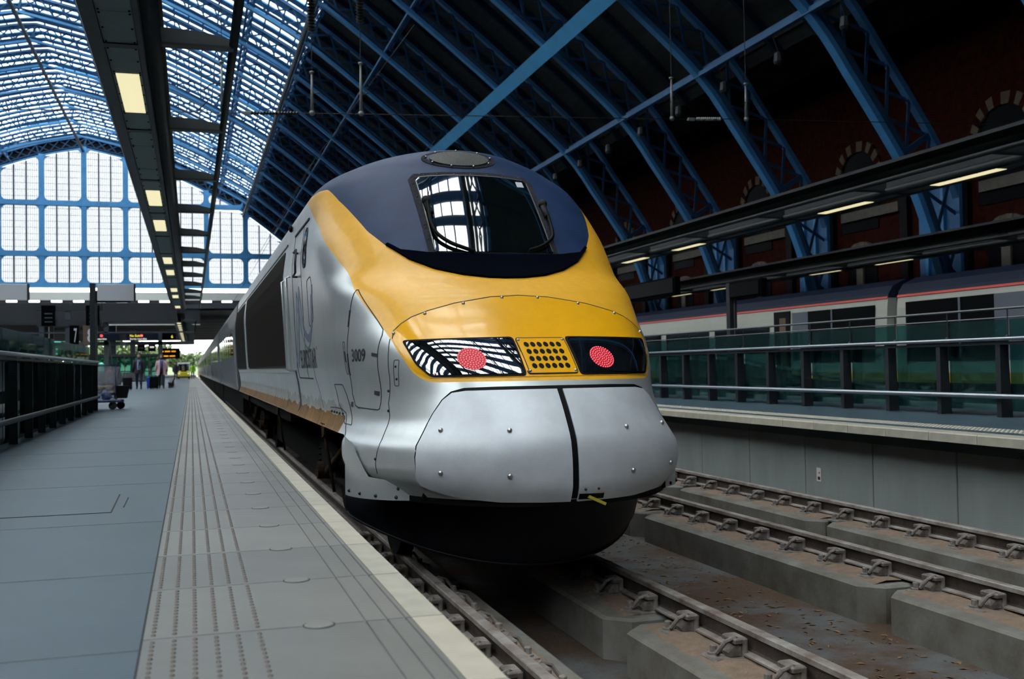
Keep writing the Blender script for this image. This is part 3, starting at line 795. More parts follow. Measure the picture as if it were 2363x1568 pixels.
# --- nose skin on a fine grid, cut along the paint lines
zs = np.concatenate([np.linspace(-.1, 2.6, 128), 2.6+.535*np.sin(np.linspace(0, math.pi/2, 56))[1:]])
tt = np.linspace(-math.pi/2, math.pi/2, 141)
n_, l_, w_ = nN(zs)[:, None], nL(zs)[:, None], nW(zs)[:, None]
sn, cs = np.sin(tt)[None], np.cos(tt)[None]
gx = w_*np.sign(sn)*np.abs(sn)**(2/n_); gy = nP(zs)[:, None]+l_*(1-np.abs(cs)**(2/n_))
YB = 14.3; ext_n = 44
fr01 = np.linspace(1, 0, ext_n+1)[:-1]
gx = np.concatenate([np.repeat(gx[:, :1], ext_n, 1), gx, np.repeat(gx[:, -1:], ext_n, 1)], 1)
lft = gy[:, :1]+(YB-gy[:, :1])*fr01[None]
gy = np.concatenate([lft, gy, lft[:, ::-1]], 1)
gz = np.broadcast_to(zs[:, None], gx.shape)
ycut_y = [6.0, 7.45, 7.548, 7.644, 7.749, 7.857, 8.055, 8.218, 8.453, 8.86, 9.422, 10.112, 11.2, 11.45]
ycut_z = [.772, .766, .764, .78, .832, .927, 1.08, 1.18, 1.318, 1.561, 1.884, 2.235, 2.60, 2.66]
bx = [0, .15, .36, .57, .76, .92, 1.04, 1.12, 1.20, 1.245, 1.30, 1.45]
bz = [1.607, 1.611, 1.637, 1.695, 1.79, 1.93, 2.08, 2.26, 2.45, 2.62, 2.65, 2.66]
yl = np.interp(gy, ycut_y, ycut_z, right=2.66) - gz                     # >0 silver
bl = gz - np.where(gy > 11.0, 2.66, np.interp(np.abs(gx), bx, bz))      # >0 blue
bog = np.where(gz < .36, (gy - (8.42 + (gz+.08)*.70)), -1)             # >0 bogie opening
bog = np.minimum(bog, (.335-gz)*3)
jag = .475+.012*np.sin(gy*9)+.010*np.sin(gy*23+1)+.008*np.sin(gy*51)
gold = np.minimum(jag-gz, (gy-8.95-(.5-gz)*.6))                        # >0 grimy gold lower band
nr, nc = gx.shape
V = np.stack([gx+XC, gy, gz], -1).reshape(-1, 3)
idx = np.arange(nr*nc).reshape(nr, nc)
quads = np.stack([idx[:-1, :-1], idx[:-1, 1:], idx[1:, 1:], idx[1:, :-1]], -1).reshape(-1, 4)
# analytic-ish normals
dU = np.gradient(np.stack([gx, gy, gz], -1), axis=1); dV = np.gradient(np.stack([gx, gy, gz], -1), axis=0)
NN = np.cross(dU, dV); NN /= np.linalg.norm(NN, axis=-1, keepdims=True)+1e-12; NN = NN.reshape(-1, 3)
if NN[idx[nr//3, nc//2]][1] > 0: NN = -NN
def cut_part(name, m, parent, *fields):
    """polygons of the nose grid where every field > 0, clipped at the zero lines"""
    F = [f.reshape(-1) for f in fields]
    verts, norms, faces, cache = [], [], [], {}
    def vid(key, p, n):
        if key not in cache: cache[key] = len(verts); verts.append(p); norms.append(n)
        return cache[key]
    allv = np.min(np.stack(F), 0); anyok = np.stack([(f[quads] > 0).any(1) for f in F]).all(0)
    full = (allv[quads] > 0).all(1)
    for qi in np.nonzero(anyok)[0]:
        q = quads[qi]
        if full[qi]:
            faces.append([vid(int(i), V[i], NN[i]) for i in q]); continue
        poly = [(tuple([int(i)]), V[i], NN[i], [f[i] for f in F]) for i in q]
        for k in range(len(F)):
            out = []
            for a, b in zip(poly, poly[1:]+poly[:1]):
                if a[3][k] > 0: out.append(a)
                if (a[3][k] > 0) != (b[3][k] > 0):
                    t = a[3][k]/(a[3][k]-b[3][k])
                    p = a[1]+(b[1]-a[1])*t
                    out.append((tuple(np.round(p, 6)), p, a[2]+(b[2]-a[2])*t, [x+(y-x)*t for x, y in zip(a[3], b[3])]))
            poly = out
            if len(poly) < 3: break
        if len(poly) >= 3:
            ids = [vid(p[0][0] if len(p[0]) == 1 else p[0], p[1], p[2]) for p in poly]
            ids = [i for j, i in enumerate(ids) if i != ids[j-1]]
            if len(ids) >= 3: faces.append(ids)
    me = bpy.data.meshes.new(name); o0 = wl(parent)
    me.from_pydata([(p[0]-o0.x, p[1]-o0.y, p[2]-o0.z) for p in verts], [], faces); me.update()
    me.polygons.foreach_set('use_smooth', [True]*len(me.polygons))
    me.normals_split_custom_set_from_vertices([tuple(n) for n in norms])
    me.materials.append(MATS[m]); o = bpy.data.objects.new(name, me); COL.objects.link(o); o.parent = parent
    return o
jag2 = .575+.02*np.sin(gy*7+2)+.02*np.sin(gy*17+1)+.012*np.sin(gy*41)
grime = np.minimum(np.minimum(jag2-gz, -gold), (gy-9.1-(.6-gz)*.6))
cut_part('nose_shell', 'silver', tr, yl, -bog, -gold, -grime)
cut_part('grime_band', 'silver_grime', tr, grime, -bog)['label'] = 'dirty streaked strip above the gold band'
cut_part('lower_band', 'gold_dirt', tr, gold, -bog)['label'] = 'grimy gold paint band along the foot of the body'
cut_part('yellow_face', 'yellow', tr, -yl, -bl)['label'] = 'yellow painted nose panel'
cut_part('cab_dome', 'navy', tr, bl, -yl)['label'] = 'dark blue cab dome'
# floor pan closing the nose from below
rim = [(float(gx[2, j]+XC), float(gy[2, j])) for j in range(ext_n, nc-ext_n) if gy[2, j] < 8.5]
MB().prism(rim, 'z', -.10, -.04).build('nose_pan', 'black', tr)
# --- visor under the windscreen
vis = [(-x, z) for x, z in zip(bx[:6], bz[:6])][::-1] + list(zip(bx[1:6], bz[1:6]))
vis_top = [(.90,1.945),(.81,1.875),(.61,1.845),(.38,1.832),(0,1.828),(-.38,1.832),(-.61,1.845),(-.81,1.875),(-.90,1.945)]
patch(vis + vis_top, fo, .022, .03, 'visor', 'visor_black', tr, label='black lip below the windscreen')
# --- windscreen with rubber surround
ws = [(-.529,1.858),(.529,1.858),(.531,2.60),(.50,2.632),(.25,2.655),(0,2.662),(-.25,2.655),(-.50,2.632),(-.531,2.60)]
def grow(p, k, dz=0): cx = 0; cz = 2.25; return [(cx+(x-cx)*(1+k), cz+(z-cz)*(1+k)+dz) for x, z in p]
sur = [(-.585,1.85),(.585,1.85),(.60,2.61),(.54,2.68),(.25,2.705),(0,2.712),(-.25,2.705),(-.54,2.68),(-.60,2.61)]
patch(sur, fo, .006, .01, 'windscreen_surround', 'gasket', tr, step=.06)
wsn = patch(ws, fo, .014, .012, 'windscreen', 'screen', tr, step=.06, label='dark glass windscreen')
ribbon([(-.53,1.87),(-.533,2.60)], fo, .009, .017, 'windscreen_trim', 'rail_steel_dull', wsn); ribbon([(.53,1.87),(.533,2.60)], fo, .009, .017, 'windscreen_trim', 'rail_steel_dull', wsn)
ribbon([(-.50,2.634),(-.25,2.657),(0,2.664),(.25,2.657),(.50,2.634)], fo, .009, .017, 'windscreen_trim', 'rail_steel_dull', wsn)
for i in range(7):
    x = -.48+.16*i; p = fo(x, 2.688-.03*abs(x), .006); MB().ball(p, .007).build('surround_screw', 'rail_steel_dull', tr, smooth=True)
for sgn in (-1, 1):
    for i in range(5):
        p = fo(sgn*.563, 1.98+.145*i, .006); MB().ball(p, .006).build('surround_screw', 'dark_steel', tr, smooth=True)
patch([(.42,2.55),(.49,2.55),(.49,2.61),(.42,2.61)], fo, .016, .002, 'screen_sticker', 'sign_back', wsn)
def wiper(pts, r, kn):
    P = [fo(x, z, d) for x, z, d in pts]
    sm = crom(P, 8)
    o = MB().tube([tuple(p) for p in sm], r, 8).build('wiper', 'black', tr, smooth=True)
    q = fo(*kn, .04); MB().ball(q, .042, 12, 8).build('wiper_pivot', 'rubber', o, smooth=True)
    MB().tube([tuple(fo(kn[0], kn[1], .03)), tuple(fo(kn[0]-.01*np.sign(kn[0]), kn[1]-.14, .04))], .026, 8).build('wiper_sleeve', 'rubber', o, smooth=True)
    return o
wiper([(-.495,2.33,.05),(-.505,2.22,.05),(-.51,2.10,.05),(-.485,2.0,.05),(-.40,1.92,.045),(-.30,1.875,.04),(-.20,1.842,.035)], .017, (-.50,2.35))
wiper([(.60,2.33,.05),(.595,2.2,.05),(.58,2.06,.05),(.55,1.98,.05),(.47,1.92,.045),(.38,1.88,.04),(.30,1.86,.035)], .015, (.60,2.35))
# --- round roof lamp
rl_c = (0.0, 9.85, 2.868)
t0 = np.array([0, float(nP(2.96))-float(nP(2.79)), .17]); t0 /= np.linalg.norm(t0); n0 = np.array([0, -t0[2], t0[1]])
def disc_on(cx, cz, rx, rz, d, k=28):
    return [fo(cx+rx*math.cos(2*math.pi*i/k), cz+rz*math.sin(2*math.pi*i/k), d) for i in range(k)]
cz0 = 2.86
lampz = lambda rz: rz
for nm_, rx, rz, d, m_ in (('roof_lamp_flange', .36, .105, .006, 'gasket'), ('roof_lamp', .285, .082, .016, 'lamp_mesh')):
    P = disc_on(-.06, cz0, rx, rz, d); Q = disc_on(-.06, cz0, rx, rz, d-.015); c = fo(-.06, cz0, d+.004)
    b = MB(); k = len(P); b.add(list(P)+list(Q)+[c], [(i, (i+1)%k, k+(i+1)%k, k+i) for i in range(k)] + [(i, (i+1)%k, 2*k) for i in range(k)])
    b.build(nm_, m_, tr, smooth='auto')
for i in range(9):
    a = 2*math.pi*i/9+.2; MB().ball(fo(-.06+.315*math.cos(a), cz0+.092*math.sin(a), .014), .012).build('lamp_screw', 'bolt', tr, smooth=True)
# --- glossy hood panel line with screws, and its seam down the flank
hood = [(-1.045,1.10),(-1.027,1.162),(-.969,1.216),(-.887,1.268),(-.763,1.315),(-.549,1.374),(-.246,1.427),(0,1.442),(.246,1.427),(.549,1.374),(.763,1.315),(.887,1.268),(.969,1.216),(1.027,1.162),(1.045,1.10)]
hp = hood + [(1.02,1.02),(.97,.90),(.93,.84),(.86,.795),(-.86,.795),(-.93,.84),(-.97,.90),(-1.02,1.02)]
patch(hp, fo, .005, .006, 'lamp_hood', 'yellow_gloss', tr, step=.045, label='glossy yellow lamp hood')
ribbon(hood, fo, .009, .0065, 'hood_seam', 'seam', tr)
for (x, z) in ((-1.03,1.14),(-.79,1.29),(-.48,1.37),(-.15,1.42),(.15,1.42),(.48,1.37),(.79,1.29),(1.03,1.14)):
    MB().ball(fo(x, z, .006), .014).build('hood_screw', 'bolt', tr, smooth=True)
for sg in (-1, 1):
    f2 = (lambda y, z, d, s=sg: so(y, z, d, s))
    ribbon([(8.09,1.10),(8.05,1.01),(8.005,.808),(8.0,.606),(7.93,.507),(7.84,.281),(7.85,.09)], f2, .008, .002, 'nose_seam', 'seam', tr)
    for y, z in ((8.02,.70),(7.97,.55),(7.85,.20)): MB().ball(so(y, z, .003, sg), .011).build('seam_screw', 'dark_steel', tr, smooth=True)
# --- tail lights
def light(sg):
    out = rnd([(sg*.222,.812),(sg*.84,.812),(sg*.915,.90),(sg*.972,1.066),(sg*.222,1.076)], .03)
    fr_o = rnd([(sg*.206,.799),(sg*.85,.799),(sg*.93,.895),(sg*.992,1.080),(sg*.206,1.090)], .03)
    patch(fr_o, fo, .011, .01, 'lamp_frame', 'black', tr)
    L = patch(out, fo, .016, .008, 'tail_light', 'lamp_glass', tr, label='tail light with a round red cluster lit')
    cx, cz = sg*.50-.065, .922
    P = disc_on(cx, cz, .098, .080, .0175); c = fo(cx, cz, .018); k = len(P)
    MB().add(list(P)+[c], [(i, (i+1)%k, k) for i in range(k)]).build('cluster_backing', 'led_backing', L)
    b = MB()
    for ring, cnt in ((0,1),(1,6),(2,12),(3,18),(4,24),(5,30)):
        for i in range(cnt):
            a = 2*math.pi*i/cnt+ring*.3; b.ball(fo(cx+ring*.0185*math.cos(a), cz+ring*.0152*math.sin(a), .019), .0050, 6, 4)
    b.build('led_cluster', 'led', L, kind='stuff')
light(-1); light(1)
# --- vent plate between the lights
gp = patch(rnd([(-.192,.812),(.192,.812),(.192,1.077),(-.192,1.077)], .02), fo, .012, .012, 'vent_plate', 'yellow_gloss', tr, step=.04)
ribbon(rnd([(-.192,.812),(.192,.812),(.192,1.077),(-.192,1.077)], .02)+[(-.182,.812)], fo, .007, .0135, 'vent_plate_edge', 'seam', gp)
for j in range(4):
    for i in range(6):
        cx = -.128+.0512*i; cz = 1.025-.0535*j
        P = disc_on(cx, cz, .0195, .0195, .0135, 16); k = len(P)
        MB().add(list(P)+[fo(cx, cz, .0128)], [(q, (q+1)%k, k) for q in range(k)]).build('vent_hole', 'black', gp)
for x, z in ((-.175,1.06),(.175,1.06),(-.175,.829),(.175,.829)): MB().ball(fo(x, z, .013), .012).build('vent_screw', 'bolt', gp, smooth=True)
# --- coupler cover: black joint and two doors
co = [(0,-.05),(.49,-.043),(.75,-.02),(.885,.014),(.972,.056),(1.012,.105),(1.018,.236),(1.004,.315),(.945,.415),(.87,.545),(.806,.64),(.744,.697),(.66,.722),(.44,.728),(0,.729)]
full = co + [(-x, z) for x, z in co[-2:0:-1]]
patch(full, fo, .004, .01, 'cover_joint', 'black', tr, step=.05)
def door(sg):
    ins = [(.024,-.065),(.49,-.058),(.745,-.034),(.89,.006),(.975,.045),(1.006,.105),(1.006,.232),(.992,.31),(.934,.41),(.86,.54),(.796,.632),(.736,.682),(.65,.695),(.44,.697),(.022,.697)]
    D = patch([(sg*x, z) for x, z in ins], fo, .016, .014, 'coupler_cover_door', 'cover_silver', tr, step=.05)
    for x, z in ((.84,.42),(.43,.42),(.865,.14),(.45,.125)): 
        q = fo(sg*x, z, .018); MB().ball(q, .019, 10, 6).build('cover_bolt', 'bolt', D, smooth=True)
    return D
door(-1); D2 = door(1)
patch([(.03,-.05),(.22,-.05),(.22,-.015),(.03,-.01)], fo, .018, .004, 'latch_recess', 'black', D2)
a = fo(.10, -.03, .02); MB().bar(a, a+np.array([.13,.02,-.06]), .03, .02).build('latch_lever', 'yellow_lever', D2)
for x in (.07, .17): MB().ball(fo(x, .02, .018), .010).build('latch_screw', 'dark_steel', D2, smooth=True)
# --- flank details on the platform side (and mirrored on the far side where it has the same hatch)
hat = [(8.787,1.50),(8.783,1.53),(8.755,1.528),(8.22,1.178),(8.194,1.131),(8.168,.878),(8.125,.611),(8.13,.56),(8.16,.552),(8.62,.56),(8.70,.575),(8.80,.668),(8.786,.883),(8.765,1.205)]
ribbon(hat+[hat[0]], sideL, .008, .003, 'hatch_outline', 'seam', tr)
for z0, z1 in ((1.22,1.36),(.82,1.0)): ribbon([(8.778,z0),(8.778,z1)], sideL, .022, .005, 'hatch_hinge', 'seam', tr)
h2 = rnd([(9.5,.738),(9.12,.74),(8.70,.438),(8.66,.415),(8.94,.416),(9.35,.575)], .03)
ribbon(h2+[h2[0]], sideL, .008, .003, 'hatch_outline', 'seam', tr)
h3 = rnd([(7.965,.935),(7.91,.935),(7.885,.739),(7.94,.739)], .015)
ribbon(h3+[h3[0]], sideL, .006, .002, 'hatch_outline', 'seam', tr)
for y, z in ((7.935,.885),(7.915,.79)): MB().ball(sideL(y, z, .002), .010).build('hatch_screw', 'dark_steel', tr, smooth=True)
ribbon(rnd([(8.91,1.10),(8.86,1.10),(8.82,.83),(8.87,.83)], .015)+[(8.91,1.09)], sideL, .006, .002, 'hatch_outline', 'seam', tr)
ribbon([(8.865,1.02),(8.85,.93)], sideL, .012, .004, 'hatch_handle', 'seam', tr)
for q in ([(8.265,.998),(8.175,.988),(8.175,.962),(8.265,.972)], [(8.255,.70),(8.165,.695),(8.165,.66),(8.255,.668)], [(8.83,.60),(8.77,.60),(8.77,.56),(8.83,.56)]):
    patch(q, sideL, .005, .004, 'latch_plate', 'mark_dark', tr, step=.03)
patch([(8.36,.245),(8.20,.235),(8.20,.185),(8.36,.195)], sideL, .003, .003, 'data_plate', 'mark_grey', tr, step=.03)
ribbon([(10.80,.93),(10.82,.80),(10.6,.60),(10.45,.50)], sideL, .008, .002, 'panel_seam', 'seam', tr)
ribbon([(9.9,.52),(9.55,.53),(9.2,.53),(9.0,.50),(8.85,.40),(8.7,.33),(8.62,.2),(8.5,-.06)], sideL, .008, .003, 'skirt_seam', 'seam', tr)
for i in range(5): MB().ball(sideL(9.75-.16*i, .49, .004), .012).build('skirt_screw', 'dark_steel', tr, smooth=True)
for i in range(6): MB().ball(sideL(8.40-.14*i, -.04+.006*i, .004), .014).build('skirt_bolt', 'dark_steel', tr, smooth=True)
# numbers and lettering lie on the flank, read from the platform
text_on('3009', .108, lambda u, v: sideL(8.665-u, .929+v*.98, .0035), 'mark_dark', 'number', tr, sx=1.02)
w0 = text_pts('EUROSTAR', .2)[2]
text_on('EUROSTAR', .205, lambda u, v: sideL(12.0-u, .885+v, .0035), 'mark_dark', 'lettering', tr, sx=1.53/(w0*1.025))
text_on('TM', .04, lambda u, v: sideL(10.42-u, 1.06+v, .0035), 'mark_dark', 'lettering', tr)
# looping wave emblem behind the lettering
wave1 = [(12.3,.92),(12.1,1.1),(11.95,1.4),(11.8,1.75),(11.65,1.55),(11.45,1.32),(11.2,1.22),(10.95,1.20),(10.72,1.30),(10.58,1.50),(10.5,1.72)]
sm = [tuple(p) for p in crom([np.array(p) for p in wave1], 8)]
ribbon(sm, sideL, .085, .003, 'wave_emblem', 'mark_blue', tr); ribbon([(y+.12, z-.10) for y, z in sm[20:]], sideL, .03, .003, 'wave_emblem', 'mark_blue', tr)
ribbon([(y+.25, z-.02) for y, z in sm[:44]], sideL, .035, .003, 'wave_emblem', 'mark_blue', tr)
# cab door, side window, handle, grab rails
dr_ = [(12.45,2.42),(10.95,2.42),(10.95,1.78),(10.98,.72),(12.45,.72)]
ribbon(dr_[:2], sideL, .02, .012, 'door_gutter', 'seam', tr)
ribbon([(12.45,2.42),(12.45,.78)], sideL, .022, .003, 'cab_door_seam', 'seam', tr); ribbon([(11.45,2.40),(11.45,.78)], sideL, .014, .003, 'cab_door_seam', 'seam', tr)
ribbon([(12.45,.78),(11.0,.78)], sideL, .014, .003, 'cab_door_seam', 'seam', tr)
wn = rnd([(11.22,2.34),(10.95,2.33),(10.92,1.95),(11.2,1.93)], .13, 6)
patch(wn, sideL, .008, .006, 'cab_side_window', 'window_tint', tr, step=.05)
ribbon(wn+[wn[0]], sideL, .025, .010, 'cab_window_gasket', 'seam', tr)
hpz = rnd([(10.95,1.78),(10.55,1.80),(10.50,1.36),(10.9,1.30)], .08)
ribbon(hpz+[hpz[0]], sideL, .008, .003, 'hatch_outline', 'seam', tr)
MB().tube([tuple(sideL(y, z, d)) for y, z, d in ((11.85,2.16,.0),(11.85,2.16,.05),(11.55,2.16,.05),(11.55,2.02,.05),(11.55,1.92,.05),(11.85,1.90,.05),(11.85,1.90,0))], .012, 6).build('door_handle', 'mark_dark', tr, smooth=True)
for y in (12.62, 13.2):
    MB().tube([tuple(sideL(y, .86, .01)), tuple(sideL(y, .88, .06)), tuple(sideL(y, 1.95, .06)), tuple(sideL(y, 1.97, .01))], .016, 8).build('grab_rail', 'silver', tr, smooth=True)
ribbon([(12.78,.85),(12.75,.6),(12.65,.42)], sideL, .16, .004, 'door_step_recess', 'mark_dark', tr)
MB().ball(sideL(13.0, 2.58, .02), .045, sq=(.6,1,1)).build('marker_lamp', 'black', tr, smooth=True)

# --- long power-car body behind the cab
YE = 28.6
zb_ = np.concatenate([np.linspace(.34, 2.6, 30), 2.6+.535*np.sin(np.linspace(0, math.pi/2, 14))[1:]])
sec = [(-float(nW(z)), z) for z in zb_] + [(float(nW(z)), z) for z in zb_[::-1]]
def body(y0, y1, name, m, parent, zlo=None, rows=None):
    b = MB(); r = [[(XC+x, y, z) for x, z in sec] for y in np.linspace(y0, y1, rows or 2)]
    b.grid(r, close=True); b.f += [tuple(range(len(sec))), tuple(range(len(b.v)-1, len(b.v)-1-len(sec), -1))]
    return b.build(name, m, parent, smooth='auto')
pc = body(YB, YE, 'power_car_body', 'silver', tr)
def slats(y0, y1, z0, z1, parent, nm, fn, pitch=.11):
    back = patch([(y1,z0),(y0,z0),(y0,z1),(y1,z1)], fn, .012, .012, nm, 'side_grille', parent, step=.24)
    b = MB(); y = y0+.05
    while y < y1-.03:
        b.grid([[tuple(fn(y, z, .010)), tuple(fn(y+pitch*.5, z, .034)), tuple(fn(y+pitch*.5, z, .010))] for z in np.linspace(z0+.03, z1-.03, 7)]); y += pitch
    b.build('slat', 'side_grille', back, kind='stuff'); return back
slats(13.75, 22.9, .9, 2.37, tr, 'side_grille', sideL); slats(24.3, 28.2, .9, 2.37, tr, 'side_grille', sideL)
ribbon([(13.45,2.43),(28.4,2.43)], sideL, .02, .012, 'cant_rail', 'mark_grey', tr, step=.5)
ribbon([(13.45,.86),(28.4,.86)], sideL, .05, .006, 'waist_rail', 'cream_paint', tr, step=.5)
jz = [(YB+.12*i, .475+.014*math.sin(i*1.7)+.010*math.sin(i*4.1)) for i in range(int((YE-YB)/.12))]
b = MB(); b.grid([[tuple(sideL(y, z, .003)) for z in (.45, .52, .60+.03*math.sin(i*2.3))] for i, (y, t) in enumerate(jz)]).build('grime_band', 'silver_grime', tr, smooth=True)
b = MB(); rowsg = [[tuple(sideL(y, z, .004)) for z in (.345, .40, t)] for y, t in jz]; b.grid(rowsg).build('lower_band', 'gold_dirt', tr, smooth=True)
MB().box(XC-1.28, XC+1.28, YB, YE, .18, .36).build('underframe', 'bogie', tr)
# brown stays hanging below the sill
for y in (10.2, 15.8, 24.0):
    p = sideL(y, .36, .0); MB().tube([tuple(p), (p[0]+.03,y,.15), (p[0]+.10,y,-.30)], .016, 6).build('brake_pipe', 'bogie_rust', tr, smooth=True)
    q = MB(); q.prism([(y-.16,.36),(y+.16,.36),(y+.05,.22),(y-.08,.24)], 'x', p[0]-.005, p[0]+.03); q.build('stay_bracket', 'bogie_rust', tr)
# --- skirt plates below the bulge
for sg in (-1, 1):
    f2 = (lambda y, z, d, s=sg: so(y, z, d, s))
    plan = [(1.37,8.46),(1.36,8.3),(1.325,8.12),(1.265,7.95),(1.18,7.80),(1.07,7.68),(.92,7.58)]
    pl_ = crom([np.array(p) for p in plan], 4); rws = []
    for k in range(5):
        row = []
        for x, y in pl_:
            zt = float(np.interp(y, [7.3, 7.95, 8.2, 8.46], [.02, .06, .30, .345])); zb = float(np.interp(y, [7.3, 8.46], [-.085, -.125]))
            row.append((XC+sg*x, y, zt+(zb-zt)*k/4))
        rws.append(row)
    MB().grid(rws).build('front_skirt', 'silver', tr, smooth=True)
    for x, y in pl_[4:26:5]: MB().ball((XC+sg*(x+.002), y-.004, -.075), .014).build('skirt_bolt', 'dark_steel', tr, smooth=True)
# --- plough under the nose
rowsd = []
for z, w, tip in ((.02,1.22,7.55),(-.15,1.28,7.50),(-.35,1.30,7.52),(-.52,1.28,7.56),(-.62,1.24,7.62)):
    rowsd.append([(XC+w*math.sin(t), tip+1.75*(1-math.cos(t)**1.0), z+(.02-z)/.64*.24*math.sin(t)**2) for t in np.linspace(-1.45, 1.45, 41)])
inner = [[(XC+(x-XC)*.93, y+.12, z) for x, y, z in r] for r in rowsd[::-1]]
MB().grid(rowsd+inner).build('plough', 'dam', tr, smooth='auto')
MB().tube([(x, y, z-.005) for x, y, z in rowsd[-1]], .012, 6).build('plough_lip', 'dam', tr, smooth=True)
MB().bar((XC-.95, 7.72, -.02), (XC+.95, 7.72, -.02), .5, .12).build('coupler_beam', 'bogie', tr)
# --- bogies
def bogie(yc, parent):
    B = empty('bogie', (XC, yc, ZR), parent)
    for sx in (-1, 1):
        x = XC+sx*1.02
        MB().prism([(yc-1.9,-.15),(yc-1.7,.02),(yc-.6,-.05),(yc-.4,-.28),(yc+.4,-.28),(yc+.6,-.05),(yc+1.7,.02),(yc+1.9,-.15),(yc+1.5,-.30),(yc-1.5,-.30)], 'x', x-.06, x+.06).build('side_frame', 'bogie', B)
        for dy in (-1.5, 1.5):
            MB().lathe([(.10,-.05),(.46,-.05),(.49,-.07),(.49,.06),(.46,.065),(.40,.03),(.12,.05),(.10,.09)], (XC+sx*.75, yc+dy, ZR+.47), 'x', 24).build('wheel', 'bogie', B, smooth='auto')
            MB().lathe([(.10,-.08),(.10,.08)], (x+sx*.05, yc+dy, ZR+.47), 'x', 14).build('axle_box', 'bogie_rust', B)
            sp_ = MB(); sp_.tube([(x+.075*math.cos(t), yc+dy+.22+.075*math.sin(t), -.35+.33*t/(2*math.pi*5)) for t in np.linspace(0, 2*math.pi*5, 60)], .016, 5); sp_.build('coil_spring', 'bogie', B, smooth=True)
        MB().tube([(x+sx*.08,yc-.5,.1),(x+sx*.08,yc+.9,-.25)], .04, 8).build('damper', 'bogie_rust', B, smooth=True)
    MB().box(XC-1.0, XC+1.0, yc-.35, yc+.35, -.35, -.05).build('bolster', 'bogie', B)
    return B
bogie(10.9, tr); bogie(24.6, tr)
MB().box(XC-.9, XC+.9, 13.4, 21.6, -.5, .2).build('transformer_case', 'bogie', tr)
# --- coaches behind
def coach(y0, y1, parent):
    c = body(y0, y1, 'coach', 'carriage_grey', parent)
    n = 7; L = (y1-y0-3.4)/n
    for i in range(n):
        ya = y0+1.7+i*L+.12; patch(rnd([(ya+L-.3,1.28),(ya,1.28),(ya,1.98),(ya+L-.3,1.98)], .06, 2), sideL, .008, .006, 'window', 'window_tint', c, step=.6)
    for ya in (y0+.45, y1-1.35):
        patch([(ya+.9,.42),(ya,.42),(ya,2.35),(ya+.9,2.35)], sideL, .006, .006, 'coach_door', 'mark_grey', c, step=.6)
    MB().box(XC-1.2, XC+1.2, y0+.3, y1-.3, -.3, .34).build('underframe', 'bogie', c)
    return c
y = 29.3
for i in range(9):
    coach(y, y+18.3, tr); MB().box(XC-1.15, XC+1.15, y-.75, y+.05, .2, 2.9).build('gangway', 'black', tr); y += 18.95
# ================================================================== CATENARY-STYLE PLATFORM CANOPIES
def canopy(name, lab, xl, zc, sg, y0, nb, lit_bays, bay=4.7, light_all_from=None, dark_from=None):
    """body with a flat light strip at x=xl, ladder of blades out to a tube on side sg"""
    X = lambda d: xl + sg*d
    c = empty(name, (xl, y0, zc), label=lab, cat='canopy')
    y1 = y0 + nb*bay
    # big rounded flank, soffit edge, inner trough
    fl_ = [(X(-.40),zc+.10),(X(-.36),zc+.0),(X(-.20),zc-.0),(X(-.20),zc+.03),(X(-.33),zc+.06),(X(-.37),zc+.18),(X(-.30),zc+.55),(X(-.15),zc+.85),(X(-.20),zc+.88),(X(-.36),zc+.56)]
    MB().prism(fl_, 'y', y0, y1).build('outer_flank', 'canopy_grey', c)
    MB().prism([(X(.19),zc+.0),(X(.25),zc-.0),(X(.25),zc+.35),(X(.19),zc+.35)], 'y', y0, y1).build('inner_trough', 'canopy_dark', c)
    MB().tube([(X(.36),y0,zc+.06),(X(.36),y1,zc+.06)], .10, 14).build('main_tube', 'canopy_dark', c, smooth=True)
    MB().box(min(X(-.15),X(.45)), max(X(-.15),X(.45)), y0, y1, zc+.72, zc+.80).build('top_deck', 'canopy_dark', c)
    MB().tube([(X(1.30),y0,zc+.10),(X(1.30),y1,zc+.10)], .055, 10).build('outer_tube', 'canopy_dark', c, smooth=True)
    for i in range(nb):
        ya = y0+i*bay
        # cover panels in three lengths, one of them a lamp in lit bays
        lit = i in lit_bays
        a, b_ = ya+.09, ya+bay-.09
        la, lb_ = ya+bay/2-1.1, ya+bay/2+1.1
        for (p, q, lamp) in ((a, la-.01, False), (la, lb_, lit), (lb_+.01, b_, False)):
            o = MB().box(min(X(-.19),X(.18)), max(X(-.19),X(.18)), p, q, zc+.015, zc+.03).build('soffit_panel', 'canopy_panel', c)
            if lamp:
                MB().box(min(X(-.15),X(.14)), max(X(-.15),X(.14)), p+.02, q-.02, zc+.005, zc+.014).build('light_panel', 'panel_light', o)
            if i < 6:
                n = 3 if not lamp else 5
                for e in (-.165, .155):
                    for t in range(n):
                        yy = p+.05+(q-p-.1)*t/(n-1); MB().lathe([(.013,.015),(.013,.005),(.008,.002)], (X(e), yy, zc), n=6).build('panel_bolt', 'black', o)
        MB().box(min(X(-.2),X(.2)), max(X(-.2),X(.2)), ya-.085, ya+.085, zc+.0, zc+.06).build('cross_plate', 'canopy_dark', c)
        # tapering blade
        MB().prism([(X(.40),zc+.05),(X(1.28),zc+.05),(X(1.28),zc+.17),(X(.95),zc+.24),(X(.40),zc+.27)], 'y', ya-.015, ya+.015).build('blade', 'canopy_grey', c)
        MB().box(min(X(.36),X(1.30)), max(X(.36),X(1.30)), ya-.075, ya+.075, zc+.04, zc+.07).build('blade_flange', 'canopy_dark', c)
    return c
CB0 = 13.39-2*4.7
canopy('platform_canopy', 'long grey canopy with yellow light panels and a ladder of blades above the near platform', -.77, 4.79, 1, CB0, 14,
       {2, 4, 5, 7, 8, 10, 11, 13})
canopy('platform_canopy', 'far stretch of grey canopy with a row of small lights above the walking people', -.95, 4.79, 1, 88, 16, set(range(16)))
